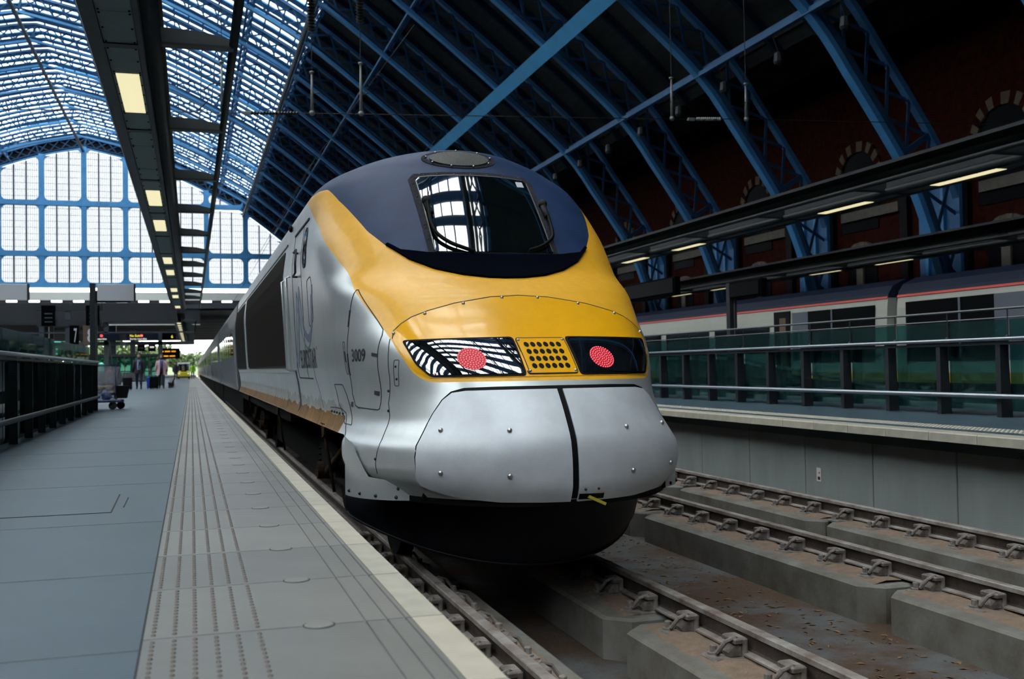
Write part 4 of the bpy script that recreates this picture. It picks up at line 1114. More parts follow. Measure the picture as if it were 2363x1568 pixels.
canopy('platform_canopy', 'grey canopy with yellow light strips crossing the dark right side of the hall', 16.9, 4.98, -1, 17.55-4.7, 16,
       {1, 2, 4, 5, 7, 8, 10, 11})
canopy('platform_canopy', 'lower grey canopy with thin light strips in front of the brick wall', 26.4, 4.70, -1, 33-3*4.7, 16, {3, 4, 6, 7, 9, 10, 12})
# hangers for the canopies
for (xl, zc, ys, n) in ((-.5, 5.5, 13.39, 0),):
    pass

# ================================================================== GLASS BARRIER ON THE LEFT
bar = empty('glass_barrier', (-2.06, 13, 0), label='dark glass barrier with steel fins and two handrails on the left of the platform', cat='barrier')
BX = -2.14
by = [26.27-1.31*i for i in range(0, 20)][::-1]
finm = MB().prism([(-.05,0),(.055,0),(.055,1.03),(.0,1.08),(-.05,1.08)], 'y', -.012, .012).mesh('post')
for y in by: place(finm, 'post', 'fin_steel', (BX, y, 0), bar)
for a, b_ in zip(by[:-1], by[1:]):
    MB().box(BX-.135, BX-.120, a+.02, b_-.02, .0, 1.06).build('lower_pane', 'dark_glass', bar)
    MB().box(BX-.135, BX-.120, a+.01, b_-.01, 1.13, 1.46).build('upper_pane', 'balustrade_glass', bar)
    MB().box(BX-.14, BX-.09, a-.05, a+.05, 1.10, 1.16).build('pane_clamp', 'rail_steel', bar)
MB().tube([(BX+.06,by[0],1.12),(BX+.06,by[-1],1.12)], .028, 10).build('top_handrail', 'rail_steel', bar, smooth=True)
MB().box(BX-.05, BX+.05, by[0], by[-1], 1.045, 1.075).build('top_channel', 'fin_steel', bar)
MB().tube([(BX+.09,by[0],.32),(BX+.09,by[-1]-.1,.32),(BX+.07,by[-1],.32)], .034, 10).build('bumper_rail', 'rail_steel_dull', bar, smooth=True)
MB().box(BX-.10, BX+.055, by[-1]-.02, by[-1]+.02, 0, 1.10).build('end_post', 'fin_steel', bar)
# far side of the escalator opening
b2 = empty('glass_barrier', (-7.4, 13, 0), label='further glass barrier seen through the near one across the escalator opening', cat='barrier')
for a in np.arange(6, 30, 1.31):
    place(finm, 'post', 'fin_steel', (-7.35, float(a), 0), b2)
    MB().box(-7.47, -7.455, a+.02, a+1.29, .04, 1.40).build('pane', 'balustrade_glass', b2)
MB().tube([(-7.30,6,1.10),(-7.30,30,1.10)], .03, 8).build('top_handrail', 'rail_steel', b2, smooth=True)

# ================================================================== SIGNS NEAR THE BARRIER END
def signpost(px0, lab, z0, z1, xa, xb, y=27.5, pole_to=0.0, pole=True):
    s = empty('sign_post', (px0, y, pole_to), label=lab, cat='sign')
    if pole: MB().bbox(px0-.065, px0+.065, y-.065, y+.065, pole_to, 3.06, .01).build('post', 'fin_steel', s)
    MB().bbox(xa, xb, y-.05, y+.05, z0, z1, .006).build('panel', 'sign_back', s)
    MB().box(xb-.03, xb+.012, y-.06, y+.06, z0-.01, z1+.01).build('panel_edge', 'dark_steel', s)
    return s
signpost(-2.285, 'tall dark post with a blank pale sign panel at the end of the glass barrier', 2.63, 3.03, -2.18, -1.31)
signpost(-4.9, 'blank pale sign panel at the far left edge above the glass barrier', 2.65, 3.02, -4.75, -3.71)

# ================================================================== EXTENSION SIGNS AND FRAMES BEYOND
def hung_sign(nm, lab, x0, x1, z0, z1, y, m, items, drop=None):
    s = empty(nm, ((x0+x1)/2, y, z0), label=lab, cat='sign')
    MB().bbox(x0, x1, y-.08, y+.08, z0, z1, .01).build('board', m, s)
    if drop:
        for x in (x0+.2, x1-.2): MB().box(x-.03, x+.03, y-.03, y+.03, z1, drop).build('hanger', 'dark_steel', s)
    for (txt, h, x, z, mm, sx) in items:
        text_on(txt, h, lambda u, v, x=x, z=z: (x+u, y-.083, z+v), mm, 'lettering', s, sx=sx)
    return s
frm = empty('sign_gantry', (-3, 72, 0), label='grey steel gantry spanning the platform behind the two travellers', cat='gantry')
MB().box(-16, .2, 72.0, 72.5, 2.62, 2.84).build('lower_beam', 'fascia_grey', frm)
MB().box(-16, .2, 72.0, 72.5, 3.40, 3.48).build('upper_beam', 'fascia_grey', frm)
for x in (-1.93, -5.2, -9.0): MB().box(x-.13, x+.13, 72.0, 72.5, 0, 4.1 if x < -5 else 3.4).build('column', 'fascia_grey', frm)
MB().box(-16, -.9, 71.8, 72.6, 4.1, 5.3).build('fascia', 'fascia_dark', frm)
ex = hung_sign('exit_sign', 'dark overhead sign reading No Exit and Sortie interdite', -3.97, -2.05, 2.89, 3.34, 71.8, 'sign_navy',
          [('No Exit', .14, -3.75, 3.14, 'sign_yellow', 1), ('Sortie interdite', .12, -3.75, 2.95, 'sign_white', 1)])
MB().lathe([(.09,0),(.09,.01)], (-3.05, 71.71, 3.21), 'y', 16).build('no_entry_disc', 'sign_red', ex)
MB().bar((-3.11,71.70,3.21),(-2.99,71.70,3.21),.012,.03).build('no_entry_bar', 'sign_white', ex)
e2 = hung_sign('exit_sign', 'partly hidden dark overhead sign with red disc beside the dark sign post', -5.9, -4.36, 2.92, 3.35, 71.8, 'sign_navy',
          [('interdite', .12, -5.72, 2.96, 'sign_white', 1)])
MB().lathe([(.09,0),(.09,.01)], (-5.45, 71.71, 3.22), 'y', 16).build('no_entry_disc', 'sign_red', e2)
hung_sign('platform_sign', 'small dark overhead sign with a yellow 6 left of the canopy', -1.8, -.95, 2.92, 3.36, 71.8, 'sign_black', [('6', .2, -1.25, 3.04, 'sign_yellow', 1)])
for x0, lab in ((-3.3, 'black hanging monitor panel left of the white heart panel'), (-2.65, 'black hanging panel with a white shape above the travellers')):
    s = hung_sign('overhead_sign', lab, x0, x0+.45, 2.2, 2.62, 71.8, 'sign_black', [])
    if x0 > -3: MB().box(x0+.1, x0+.35, 71.70, 71.72, 2.42, 2.52).build('white_shape', 'sign_white', s)
    else: MB().box(x0+.1, x0+.35, 71.70, 71.72, 2.40, 2.44).build('screen_line', 'fascia_grey', s)
def numeral(x, t, lab, y=45):
    s = empty('number_sign', (x, y, 2), label=lab, cat='sign')
    MB().bbox(x-.16, x+.18, y-.20, y-.10, 2.02, 2.76, .01).build('board', 'sign_brown' if t == '8' else 'sign_black', s)
    text_on(t, .56, lambda u, v: (x-.0+u*(.8 if t == '8' else .3), y-.205, 2.08+v), 'sign_back', 'lettering', s)
numeral(-3.93, '8', 'brown sign board with large pale numeral 8 behind the sign post'); numeral(-4.42, '7', 'black sign board with large pale numeral 7 left of the 8')
sbm = empty('steel_gantry', (-4.2, 45.1, 0), label='dark steel frame carrying the numeral boards 7 and 8', cat='frame')
MB().box(-5.8, -3.4, 44.9, 45.2, 2.72, 3.0).build('beam', 'fascia_dark', sbm); MB().box(-4.75, -4.55, 44.95, 45.15, 0, 3.6).build('column', 'fascia_grey', sbm)
MB().box(-5.8, -3.4, 44.9, 45.2, 3.35, 3.6).build('beam', 'fascia_dark', sbm)
for x0, lab in ((-5.6, 'black hanging display left of the grey column under the beam'), (-3.98, 'black hanging display behind the tall sign post')):
    s = empty('hanging_display', (x0, 45, 2.9), label=lab, cat='display')
    MB().bbox(x0, x0+.5, 44.8, 44.9, 2.75, 3.55, .01).build('case', 'sign_black', s)
    for k in range(3): MB().box(x0+.12, x0+.4, 44.785, 44.80, 2.88+.16*k, 2.92+.16*k).build('text_line', 'fascia_grey', s)
ys_ = hung_sign('platform_sign', 'dark sign with small yellow track drawing beside the sign post', -2.75, -1.75, 3.0, 3.35, 34, 'sign_black', [])
MB().box(-2.78, -2.70, 33.95, 34.05, 0, 3.35).build('post', 'fin_steel', ys_)
for k in range(3): MB().box(-2.62+.07*k, -2.59+.07*k, 33.90, 33.915, 3.1, 3.28).build('pictogram_bar', 'sign_yellow', ys_)
MB().box(-2.62, -2.2, 33.90, 33.915, 3.09, 3.11).build('pictogram_base', 'sign_yellow', ys_)
bd = empty('departure_board', (-1.9, 96, 2.2), label='dark departure board with orange text left of the yellow buggy', cat='display')
MB().bbox(-2.6, -.95, 96, 96.2, 2.0, 2.9, .02).build('case', 'sign_black', bd); MB().box(-2.55, -2.45, 96.05, 96.15, 0, 2.0).build('post', 'fin_steel', bd)
for x0, x1, z in ((-2.5,-2.3,2.62),(-2.2,-1.75,2.62),(-1.65,-1.3,2.62),(-2.3,-1.9,2.22),(-1.8,-1.35,2.22)):
    MB().box(x0, x1, 95.97, 96.0, z-.05, z+.05).build('lit_line', 'sign_orange', bd)

# ================================================================== RIGHT-HAND BALUSTRADE, RAMP RAILS
rb = empty('glass_balustrade', (10.75, 15, PZ), label='teal glass balustrade with dark posts and two bright handrails on the far platform', cat='balustrade')
RX = 10.75
ry = [12.1-1.23*4+1.23*i for i in range(26)]
pm2 = MB().prism([(-.03,0),(.16,0),(.11,.9),(.11,1.1),(-.03,1.1)], 'y', -.045, .045).mesh('post')
for y in ry: place(pm2, 'post', 'dark_steel', (RX, y, PZ), rb)
for a, c in zip(ry[:-1], ry[1:]):
    MB().box(RX+.16, RX+.175, a+.02, c-.02, PZ+.08, 1.08).build('lower_pane', 'balustrade_glass', rb)
    MB().box(RX+.16, RX+.175, a+.02, c-.02, 1.15, 1.42).build('upper_pane', 'balustrade_glass', rb)
    MB().tube([(RX+.15,a,1.10),(RX+.15,a,1.56)], .010, 6).build('glass_stay', 'dark_steel', rb)
    MB().ball((RX+.14,a,1.17), .03).build('stay_foot', 'dark_steel', rb, smooth=True)
MB().tube([(RX-.07,ry[0],1.138),(RX-.07,ry[-1],1.138)], .027, 10).build('top_handrail', 'rail_steel', rb, smooth=True)
MB().box(RX-.04, RX+.14, ry[0], ry[-1], 1.06, 1.10).build('top_channel', 'dark_steel', rb)
MB().tube([(RX-.10,ry[0],.345),(RX-.10,ry[-1],.345)], .036, 10).build('bumper_rail', 'rail_steel', rb, smooth=True)
MB().tube([(RX+.16,ry[0],1.57),(RX+.16,ry[-1],1.57)], .018, 8).build('upper_line_rail', 'rail_steel_dull', rb, smooth=True)
MB().tube([(RX+.16,ry[0],1.44),(RX+.16,ry[-1],1.44)], .012, 8).build('pane_cap', 'rail_steel_dull', rb, smooth=True)
def ramp(nm, lab, pts, X):
    s = empty(nm, (X, pts[0][0], 0), label=lab, cat='handrail')
    q = [tuple(p) for p in crom([np.array((X, y, z)) for y, z in pts], 6)]
    MB().tube(q, .035, 8).build('rail', 'rail_steel_dull', s, smooth=True)
    for y, z in pts[2::1]: MB().bar((X,y,z), (X,y,z-.9), .03, .03).build('upright', 'dark_steel', s)
    pv = [(y, z-.10) for y, z in pts[2:]] + [(y, z-.75) for y, z in pts[2:][::-1]]
    MB().prism(pv, 'x', X-.008, X+.008).build('side_pane', 'balustrade_glass', s)
    return s
ramp('escalator_handrail', 'sloping escalator handrail with curved end seen through the teal glass', [(23.7,.35),(23.75,.85),(23.4,1.04),(22.6,1.02),(21.14,.83),(18.9,.59),(16.65,.35),(13.74,.02),(11,-.3)], 12.3)
ramp('escalator_handrail', 'second sloping escalator handrail further along behind the teal glass', [(28.2,.5),(28.1,.95),(27.6,1.08),(26.6,1.07),(25.57,1.05),(22.54,.74),(19.6,.36),(17,.05),(14.5,-.25)], 12.9)
# posts and dark boards beyond
mp_ = empty('dark_mast', (14, 25.7, PZ), label='slim dark mast standing behind the glass on the far platform', cat='mast')
MB().bbox(13.93, 14.07, 25.6, 25.8, PZ, 3.02, .01).build('shaft', 'dark_steel', mp_)
for (ya, yb, z0, z1, lab) in ((28.9,32.6,2.95,3.50,'black display board beside the yellow nose flank on the far platform'), (23.9,25.55,2.56,3.03,'black display board fixed to the slim dark mast')):
    s = empty('display_board', (14, ya, z0), label=lab, cat='display')
    MB().bbox(13.9, 14.1, ya, yb, z0, z1, .02).build('case', 'sign_black', s)
    MB().box(13.86, 13.9, ya+.06, yb-.06, z0+.06, z1-.06).build('screen', 'window_dark', s)
    MB().box(13.97, 14.03, yb-.16, yb-.10, PZ, z0).build('post', 'dark_steel', s)

# ================================================================== SECOND TRAIN
X2 = 17.4
t2 = empty('high_speed_train', (X2+1.4, 12, -.8), label='white train with a red line under its dark blue roof behind the teal glass balustrade', cat='train')
cs2 = [(0,.30),(-.03,.7),(-.03,1.5),(.0,2.2),(.03,2.5)]
def car2(y0, y1):
    c = empty('coach', (X2+1.4, y0, 0), t2)
    sec2 = [(X2+dx, z) for dx, z in cs2] + [(X2+2.77,2.5),(X2+2.83,.7),(X2+2.8,.30)]
    MB().prism(sec2, 'y', y0, y1).build('body', 'cream_paint', c)
    rf = [(X2+.03,2.5),(X2+.06,2.62),(X2+.20,2.82),(X2+.6,3.0),(X2+1.4,3.06),(X2+2.2,3.0),(X2+2.6,2.82),(X2+2.77,2.5)]
    MB().prism(rf, 'y', y0, y1).build('roof', 'roof_navy', c)
    MB().prism([(X2+.015,2.47),(X2+.04,2.53),(X2+.025,2.535),(X2+.0,2.48)], 'y', y0, y1).build('red_line', 'red_line', c)
    MB().box(X2-.035, X2+.02, y0, y1, .30, .55).build('lower_band', 'yellow_line', c)
    MB().box(X2+.2, X2+2.6, y0+.4, y1-.4, -.6, .30).build('underframe', 'bogie', c)
    return c
def panel2(c, ya, yb, z0, z1, nm, m, d=.045):
    MB().box(X2-d, X2, ya, yb, z0, z1).build(nm, m, c)
cA = car2(23.55, 45.5)
panel2(cA, 24.05, 27.2, .82, 2.33, 'side_grille', 'window_dark'); panel2(cA, 27.2, 28.05, .9, 2.33, 'grey_panel', 'grey_panel')
panel2(cA, 28.2, 29.1, .5, 2.4, 'doorway', 'black'); panel2(cA, 28.4, 28.75, .7, 2.2, 'door_leaf', 'sign_brown', .06)
panel2(cA, 25.95, 26.02, .82, 2.33, 'grille_post', 'grey_panel', .06)
for a, b_ in ((29.4,32.95),(33.45,36.9),(37.4,41),(41.5,45)): panel2(cA, a, b_, 1.15, 2.0, 'window', 'window_tint')
cB = car2(1.0, 23.15)
panel2(cB, 19.68, 22.75, .82, 2.33, 'side_grille', 'window_dark'); panel2(cB, 20.75, 20.82, .82, 2.33, 'grille_post', 'grey_panel', .06)
panel2(cB, 17.2, 19.66, .82, 2.33, 'grey_panel', 'grey_panel')
for a, b_ in ((9,12.3),(12.8,16.2)): panel2(cB, a, b_, 1.15, 2.0, 'window', 'window_tint')
for a in (45.9, 65.5, 85.1, 104.7): 
    c = car2(a, a+19.2)
    for k in range(5): panel2(c, a+1.2+3.5*k, a+4.2+3.5*k, 1.15, 2.0, 'window', 'window_tint')
MB().box(X2+.3, X2+2.5, 23.1, 23.6, .3, 2.7).build('gangway', 'black', t2); MB().box(X2+.3, X2+2.5, 45.4, 46, .3, 2.7).build('gangway', 'black', t2)

# ================================================================== OVERHEAD WIRING
def insul(p0, p1, r, nd, m1, nm='insulator', parent=None):
    a, c = Vector(p0), Vector(p1); d = c-a; b = MB()
    pts, rr = [], []
    for i in range(nd*2+1):
        pts.append(a+d*(i/(nd*2))); rr.append(r if i % 2 else r*.45)
    return b.tube(pts, rr, 10).build(nm, m1, parent, smooth='auto')
def hanger(x, z_top, zi0, zi1, zr0, zr1, lab, y=26.0):
    h = empty('wire_hanger', (x, y, zr1), label=lab, cat='wire hanger')
    MB().tube([(x,y,z_top),(x,y,zr0)], .010, 6).build('drop_wire', 'wire', h)
    if zi0: insul((x,y,zi0), (x,y,zi1), .105, 10, 'insulator_dark', parent=h)
    MB().tube([(x,y,zr0),(x,y,zr1+.05)], [.022,.045], 10).build('rod', 'porcelain', h, smooth=True)
    MB().tube([(x,y,zr0+.02),(x,y,zr0-.02)], .06, 10).build('cap', 'porcelain', h, smooth=True)
    MB().ball((x,y,zr1), .07).build('clamp', 'porcelain', h, smooth=True)
    MB().tube([(x,y,zr1+.42),(x-.08,y,zr1+.45),(x+.18,y-.05,zr1+.5)], .012, 6).build('arm', 'wire', h)
    return h
hanger(2.88, 23, 9.95, 9.15, 8.15, 7.15, 'hanger with ribbed black insulator above the train roof left of centre')
hanger(4.08, 23, 10.2, 9.45, 8.45, 7.2, 'dim hanger with black insulator above the blue cab dome'); 
hanger(12.53, 20, None, None, 8.62, 7.52, 'pale hanger rod on the left of the right-hand pair', 26); hanger(14.79, 18, None, None, 8.60, 7.62, 'pale hanger rod on the right of the right-hand pair', 26)
hanger(.75, 25, None, None, 8.25, 7.0, 'pale hanger rod seen between the canopy blades', 26)
sw = empty('span_wire', (0, 26, 7), label='thin black span wire with ribbed insulators stretched across the hall', cat='wire')
wp = [(-32,26,6.6),(-4.08,26,6.86),(1.28,26,7.06),(2.88,26,7.14),(12.52,26,7.5),(14.77,26,7.62),(28.44,26,8.05)]
MB().tube(wp, .011, 6).build('wire', 'wire', sw)
insul((1.40,26,7.065), (2.55,26,7.12), .055, 16, 'insulator_dark', parent=sw); insul((13.25,26,7.54), (14.0,26,7.58), .055, 12, 'porcelain', parent=sw)
MB().bbox(1.22,1.42,25.95,26.05,7.03,7.10,.01).build('turnbuckle', 'porcelain', sw); MB().bbox(13.0,13.2,25.95,26.05,7.49,7.56,.01).build('turnbuckle', 'porcelain', sw)
MB().tube([(.72,26,7.75),(.5,26,7.72),(.35,26,7.55),(.42,26,7.3),(.2,26,7.05)], .014, 6).build('jumper', 'wire', sw, smooth=True)
for x, y0, z0 in ((3.4, 10, 6.6), (6.4, 8, 6.8)):
    MB().tube([(x,y0+20,z0+.25),(x,60,z0),(x,110,z0+.1),(x,168,z0)], .010, 5).build('contact_wire', 'wire', org=(x,60,z0), label='thin contact wire running along above the %s track' % ('train roof' if x < 4 else 'empty'), cat='wire')
MB().tube([(5.5,26.2,9.6),(4.08,38,8.1),(3.4,60,6.9)], .010, 5).build('stay_wire', 'wire', org=(4,38,8), label='thin diagonal stay wire rising to the right above the cab dome', cat='wire')
# ================================================================== PEOPLE, LUGGAGE, CART, BUGGY
def skin_body(name, joints, edges, parent, regions, root=0):
    """joints: {name:(x,y,z,r)}; grows one continuous body and colours faces by height/region"""
    names = list(joints); vs = [joints[n][:3] for n in names]; es = [(names.index(a), names.index(b)) for a, b in edges]
    me = bpy.data.meshes.new('tmp'); me.from_pydata(vs, es, []); o = bpy.data.objects.new('tmp', me); COL.objects.link(o)
    md = o.modifiers.new('s', 'SKIN'); md.use_smooth_shade = True
    for i, n in enumerate(names):
        r = joints[n][3]; sv = me.skin_vertices[0].data[i]
        sv.radius = r if isinstance(r, tuple) else (r, r); sv.use_root = (i == root)
    sb = o.modifiers.new('u', 'SUBSURF'); sb.levels = 2; sb.render_levels = 2
    dg = bpy.context.evaluated_depsgraph_get(); m2 = bpy.data.meshes.new_from_object(o.evaluated_get(dg))
    bpy.data.objects.remove(o); bpy.data.meshes.remove(me)
    m2.name = name; slots = []
    for p in m2.polygons:
        c = p.center; mm = regions(c.x, c.y, c.z)
        if mm not in slots: slots.append(mm)
        p.material_index = slots.index(mm)
    m2.materials.clear()
    for s in slots: m2.materials.append(MATS[s])
    m2.polygons.foreach_set('use_smooth', [True]*len(m2.polygons))
    b = bpy.data.objects.new(name, m2); COL.objects.link(b); b.parent = parent
    return b
ED = [('pelvis','waist'),('waist','chest'),('chest','neck'),('neck','jaw'),('jaw','head'),('head','crown'),
      ('chest','shL'),('shL','elL'),('elL','wrL'),('wrL','haL'),('chest','shR'),('shR','elR'),('elR','wrR'),('wrR','haR'),
      ('pelvis','hipL'),('hipL','knL'),('knL','anL'),('anL','toL'),('pelvis','hipR'),('hipR','knR'),('knR','anR'),('anR','toR')]
def person(loc, lab, H, col, stride=.22, armL=None, armR=None, face=-1, lean=0.0, extra=None):
    """walks towards -Y when face=-1; body built in local coordinates about the feet"""
    s = H/1.75; f = face
    p = empty('person', loc, label=lab, cat='person')
    al = armL or (.10, .06); ar = armR or (-.06, .04)
    J = {'pelvis':(0,0,.95,(.15,.11)),'waist':(0,lean*.3*f,1.10,(.14,.10)),'chest':(0,lean*.7*f,1.34,(.165,.115)),'neck':(0,lean*f,1.50,(.06,.06)),
         'jaw':(0,(lean+.02)*f,1.58,(.065,.075)),'head':(0,(lean+.01)*f,1.66,(.078,.095)),'crown':(0,lean*f,1.735,(.055,.065)),
         'shL':(.19,lean*.8*f,1.42,.065),'elL':(.25,al[0]*f*.3,1.13,.045),'wrL':(.25,al[0]*f,.88,.034),'haL':(.245,(al[0]+.03)*f,.79,.028),
         'shR':(-.19,lean*.8*f,1.42,.065),'elR':(-.25,ar[0]*f*.3,1.13,.045),'wrR':(-.25,ar[0]*f,.88,.034),'haR':(-.245,(ar[0]+.03)*f,.79,.028),
         'hipL':(.095,0,.88,.10),'knL':(.10,stride*.55*f,.49,.065),'anL':(.10,stride*f*.7,.09,.048),'toL':(.115,(stride*.7+.16)*f,.045,.04),
         'hipR':(-.095,0,.88,.10),'knR':(-.10,-stride*.25*f,.49,.065),'anR':(-.10,-stride*f,.12,.048),'toR':(-.115,(-stride+.14)*f,.045,.04)}
    J = {k: (v[0]*s, v[1]*s, v[2]*s, tuple(r*s for r in v[3]) if isinstance(v[3], tuple) else v[3]*s) for k, v in J.items()}
    def reg(x, y, z):
        z /= s; x = abs(x)/s
        if z > 1.50: return 'skin'
        if z < .11: return 'shoe'
        if z < .85 and x > .2: return 'skin'
        if z < .97: return col['legs']
        return col['top']
    skin_body('body', J, ED, p, reg)
    w0 = wl(p)
    def L(q): return (w0.x+q[0]*s, w0.y+q[1]*s, w0.z+q[2]*s)
    hy = lean*f
    MB().ball(L((0, hy-.012*f, 1.672)), .1*s, 12, 8, (.92,1.06,1.05)).build('hair', col['hair'], p, smooth=True)
    MB().ball(L((0, hy+.055*f, 1.64)), .075*s, 12, 8, (.95,.72,1.15)).build('face', 'skin', p, smooth=True)
    MB().prism([(hy+.105*f,1.66),(hy+.135*f,1.625),(hy+.105*f,1.62)], 'x', -.012, .012).build('tmp', 'skin', p) if False else None
    nb = MB(); nb.ball(L((0, hy+.115*f, 1.64)), .014*s, 6, 5, (1,1.4,1.6)).build('nose', 'skin', p, smooth=True)
    for sx in (-1, 1):
        MB().ball(L((sx*.03, hy+.107*f, 1.672)), .010*s, 6, 4).build('eye', 'hair_dark', p); MB().ball(L((sx*.078, hy+.02*f, 1.645)), .02*s, 6, 5, (.5,1,1.4)).build('ear', 'skin', p, smooth=True)
    MB().ball(L((0, hy+.108*f, 1.603)), .018*s, 6, 4, (1.4,.5,.4)).build('mouth', 'cart_red', p)
    for side_, yy in (('haL', J['haL']), ('haR', J['haR'])):
        for k in range(4):
            x = yy[0]+(-.012+.0)*0; b = MB(); bx_ = yy[0]; by_ = yy[1]+(k-1.5)*.016
            b.tube([(w0.x+bx_, w0.y+by_, w0.z+yy[2]+.01), (w0.x+bx_, w0.y+by_, w0.z+yy[2]-.035+.006*abs(k-1.5)), (w0.x+bx_*.97, w0.y+by_, w0.z+yy[2]-.068+.010*abs(k-1.5))], [.009,.008,.006], 6).build('finger', 'skin', p, smooth=True)
        MB().tube([(w0.x+yy[0], w0.y+yy[1]+.02*f, w0.z+yy[2]+.03), (w0.x+yy[0]*.92, w0.y+yy[1]+.045*f, w0.z+yy[2]-.01)], [.010,.007], 6).build('thumb', 'skin', p, smooth=True)
    if extra: extra(p, L, s, f, hy)
    return p
def jacket(m, hem=.80, openw=.10, flare=.05, sleeves=True):
    def go(p, L, s, f, hy):
        rows = []
        for z, rx, ry_ in ((1.49,.10,.08),(1.44,.20,.12),(1.32,.215,.155),(1.12,.185,.145),(.98,.195+flare*.4,.155),(hem,.20+flare,.165)):
            rows.append([L((rx*math.sin(t), -ry_*math.cos(t)*(-f)*-1*(-1), z)) for t in np.linspace(openw, 2*math.pi-openw, 25)])
        rows = [[(x, y, z) for x, y, z in r] for r in rows]
        MB().grid(rows).build('jacket', m, p, smooth=True)
        if sleeves:
            for sx in (-1, 1):
                MB().tube([L((sx*.17,hy*.8,1.43)), L((sx*.225,.01*f,1.28)), L((sx*.255,.03*f,1.12)), L((sx*.255,.06*f if sx > 0 else -.02*f,.90))], [.078*s,.07*s,.062*s,.052*s], 10).build('sleeve', m, p, smooth=True)
    return go
def man_extra(p, L, s, f, hy):
    jacket('suit', .80)(p, L, s, f, hy)
    MB().prism([(-.05,1.46),(.05,1.46),(.065,1.0),(-.065,1.0)], 'y', 0, .012)
    b = MB(); b.add([L((-.055,.125*f,1.47)), L((.055,.125*f,1.47)), L((.075,.165*f,1.25)), L((.07,.15*f,.98)), L((-.07,.15*f,.98)), L((-.075,.165*f,1.25))], [(0,1,2,3,4,5)]); b.build('shirt_front', 'shirt', p)
    MB().tube([L((0,.14*f,1.46)), L((.01,.178*f,1.28)), L((.0,.165*f,1.02))], [.016,.022,.03], 6).build('necktie', 'tie', p)
def woman_extra(p, L, s, f, hy):
    jacket('pink', .72, .35, .10)(p, L, s, f, hy)
    MB().tube([L((-.05,.10*f,1.50)), L((-.03,.16*f,1.36)), L((.0,.175*f,1.2)), L((.03,.165*f,1.02))], [.05,.05,.045,.05], 8).build('scarf', 'scarf', p, smooth=True)
    MB().tube([L((.05,.10*f,1.50)), L((.03,.16*f,1.36)), L((.02,.175*f,1.22))], [.045,.045,.04], 8).build('scarf_end', 'scarf', p, smooth=True)
    MB().ball(L((0,hy-.035*f,1.66)), .115*s, 12, 8, (1.05,.9,1.15)).build('hair_bob', 'hair_brown', p, smooth=True)
man = person((-2.49,55.4,0), 'person in dark suit and pale blue shirt walking with a black case', 1.77, {'legs':'jeans','top':'shirt','hair':'hair_dark'}, extra=man_extra)
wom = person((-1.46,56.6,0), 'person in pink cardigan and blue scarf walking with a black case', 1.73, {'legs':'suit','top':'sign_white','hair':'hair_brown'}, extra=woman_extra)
def dark_extra(p, L, s, f, hy): jacket('suit', .78)(p, L, s, f, hy)
person((-1.51,110.2,0), 'distant person in black coat and white shirt left of the yellow buggy', 1.76, {'legs':'suit','top':'sign_back','hair':'hair_dark'}, extra=dark_extra)
def viz_extra(p, L, s, f, hy): jacket('hivis', .86)(p, L, s, f, hy)
person((.12,122,0), 'distant person in fluorescent jacket between the yellow buggy and the train', 1.78, {'legs':'suit','top':'hivis','hair':'hair_dark'}, extra=viz_extra)
def red_extra(p, L, s, f, hy): jacket('cart_red', .86)(p, L, s, f, hy)
person((-4.0,58.5,-.35), 'person in red top half hidden behind the waste cart', 1.6, {'legs':'suit','top':'cart_red','hair':'hair_dark'}, extra=red_extra)
def suitcase(loc, w, d, h, m, lab, tilt=.3, handle=.45):
    c = empty('suitcase', loc, label=lab, cat='suitcase'); x, y, z = loc
    MB().bbox(x-w/2, x+w/2, y-d/2, y+d/2, z+.05, z+h, .03).build('shell', m, c)
    for sx in (-1, 1):
        MB().lathe([(.045,-.02),(.045,.02)], (x+sx*w*.36, y, z+.045), 'x', 12).build('wheel', 'rubber', c)
        MB().tube([(x+sx*w*.25,y,z+h-.05),(x+sx*w*.25,y+tilt*.2,z+h+handle)], .009, 6).build('handle_tube', 'rail_steel_dull', c)
    MB().tube([(x-w*.25,y+tilt*.2,z+h+handle),(x+w*.25,y+tilt*.2,z+h+handle)], .014, 6).build('grip', 'rubber', c)
    MB().box(x-w*.38, x+w*.38, y-d/2-.02, y-d/2, z+.15, z+h*.55).build('front_pocket', m, c)
    return c
suitcase((-3.02,55.3,0), .42, .28, .62, 'case_black', 'black wheeled suitcase pulled by the person in dark suit', handle=.3)
suitcase((-1.82,56.3,0), .42, .28, .64, 'case_black', 'tall black wheeled suitcase pulled by the person in pink cardigan', handle=.25)
suitcase((-2.02,57.0,0), .34, .26, .62, 'case_blue', 'bright blue suitcase standing between the two walking people')
suitcase((-1.95,58.9,0), .34, .26, .55, 'case_black', 'small black bag on wheels beside the blue suitcase')
# waste cart with clear bag
cx, cy = -1.93, 26.98
wc = empty('waste_cart', (cx, cy, 0), label='wheeled waste cart with a clear plastic rubbish bag by the barrier end', cat='cart')
MB().bbox(cx-.36, cx+.36, cy-.35, cy+.35, .17, .23, .02).build('deck', 'cart_blue', wc)
for x, y in ((cx-.30,cy-.28),(cx+.14,cy-.3),(cx+.30,cy+.0)):
    MB().lathe([(.06,-.03),(.09,-.025),(.095,-.012),(.095,.012),(.09,.025),(.06,.03)], (x,y,.095), 'y', 16).build('castor_wheel', 'rubber', wc, smooth='auto')
    MB().tube([(x,y,.085),(x+.01,y+.02,.18)], .02, 6).build('castor_fork', 'dark_steel', wc)
bagp = [(.24,.24),(.27,.30),(.285,.5),(.275,.75),(.30,.98),(.31,1.04),(.28,1.06)]
rows = [[(cx-.03+r*math.cos(t)*(1+.05*math.sin(5*t+z*7)), cy+r*math.sin(t)*(1+.05*math.cos(4*t+z*9)), z) for t in np.linspace(0, 2*math.pi, 33)[:-1]] for r, z in bagp]
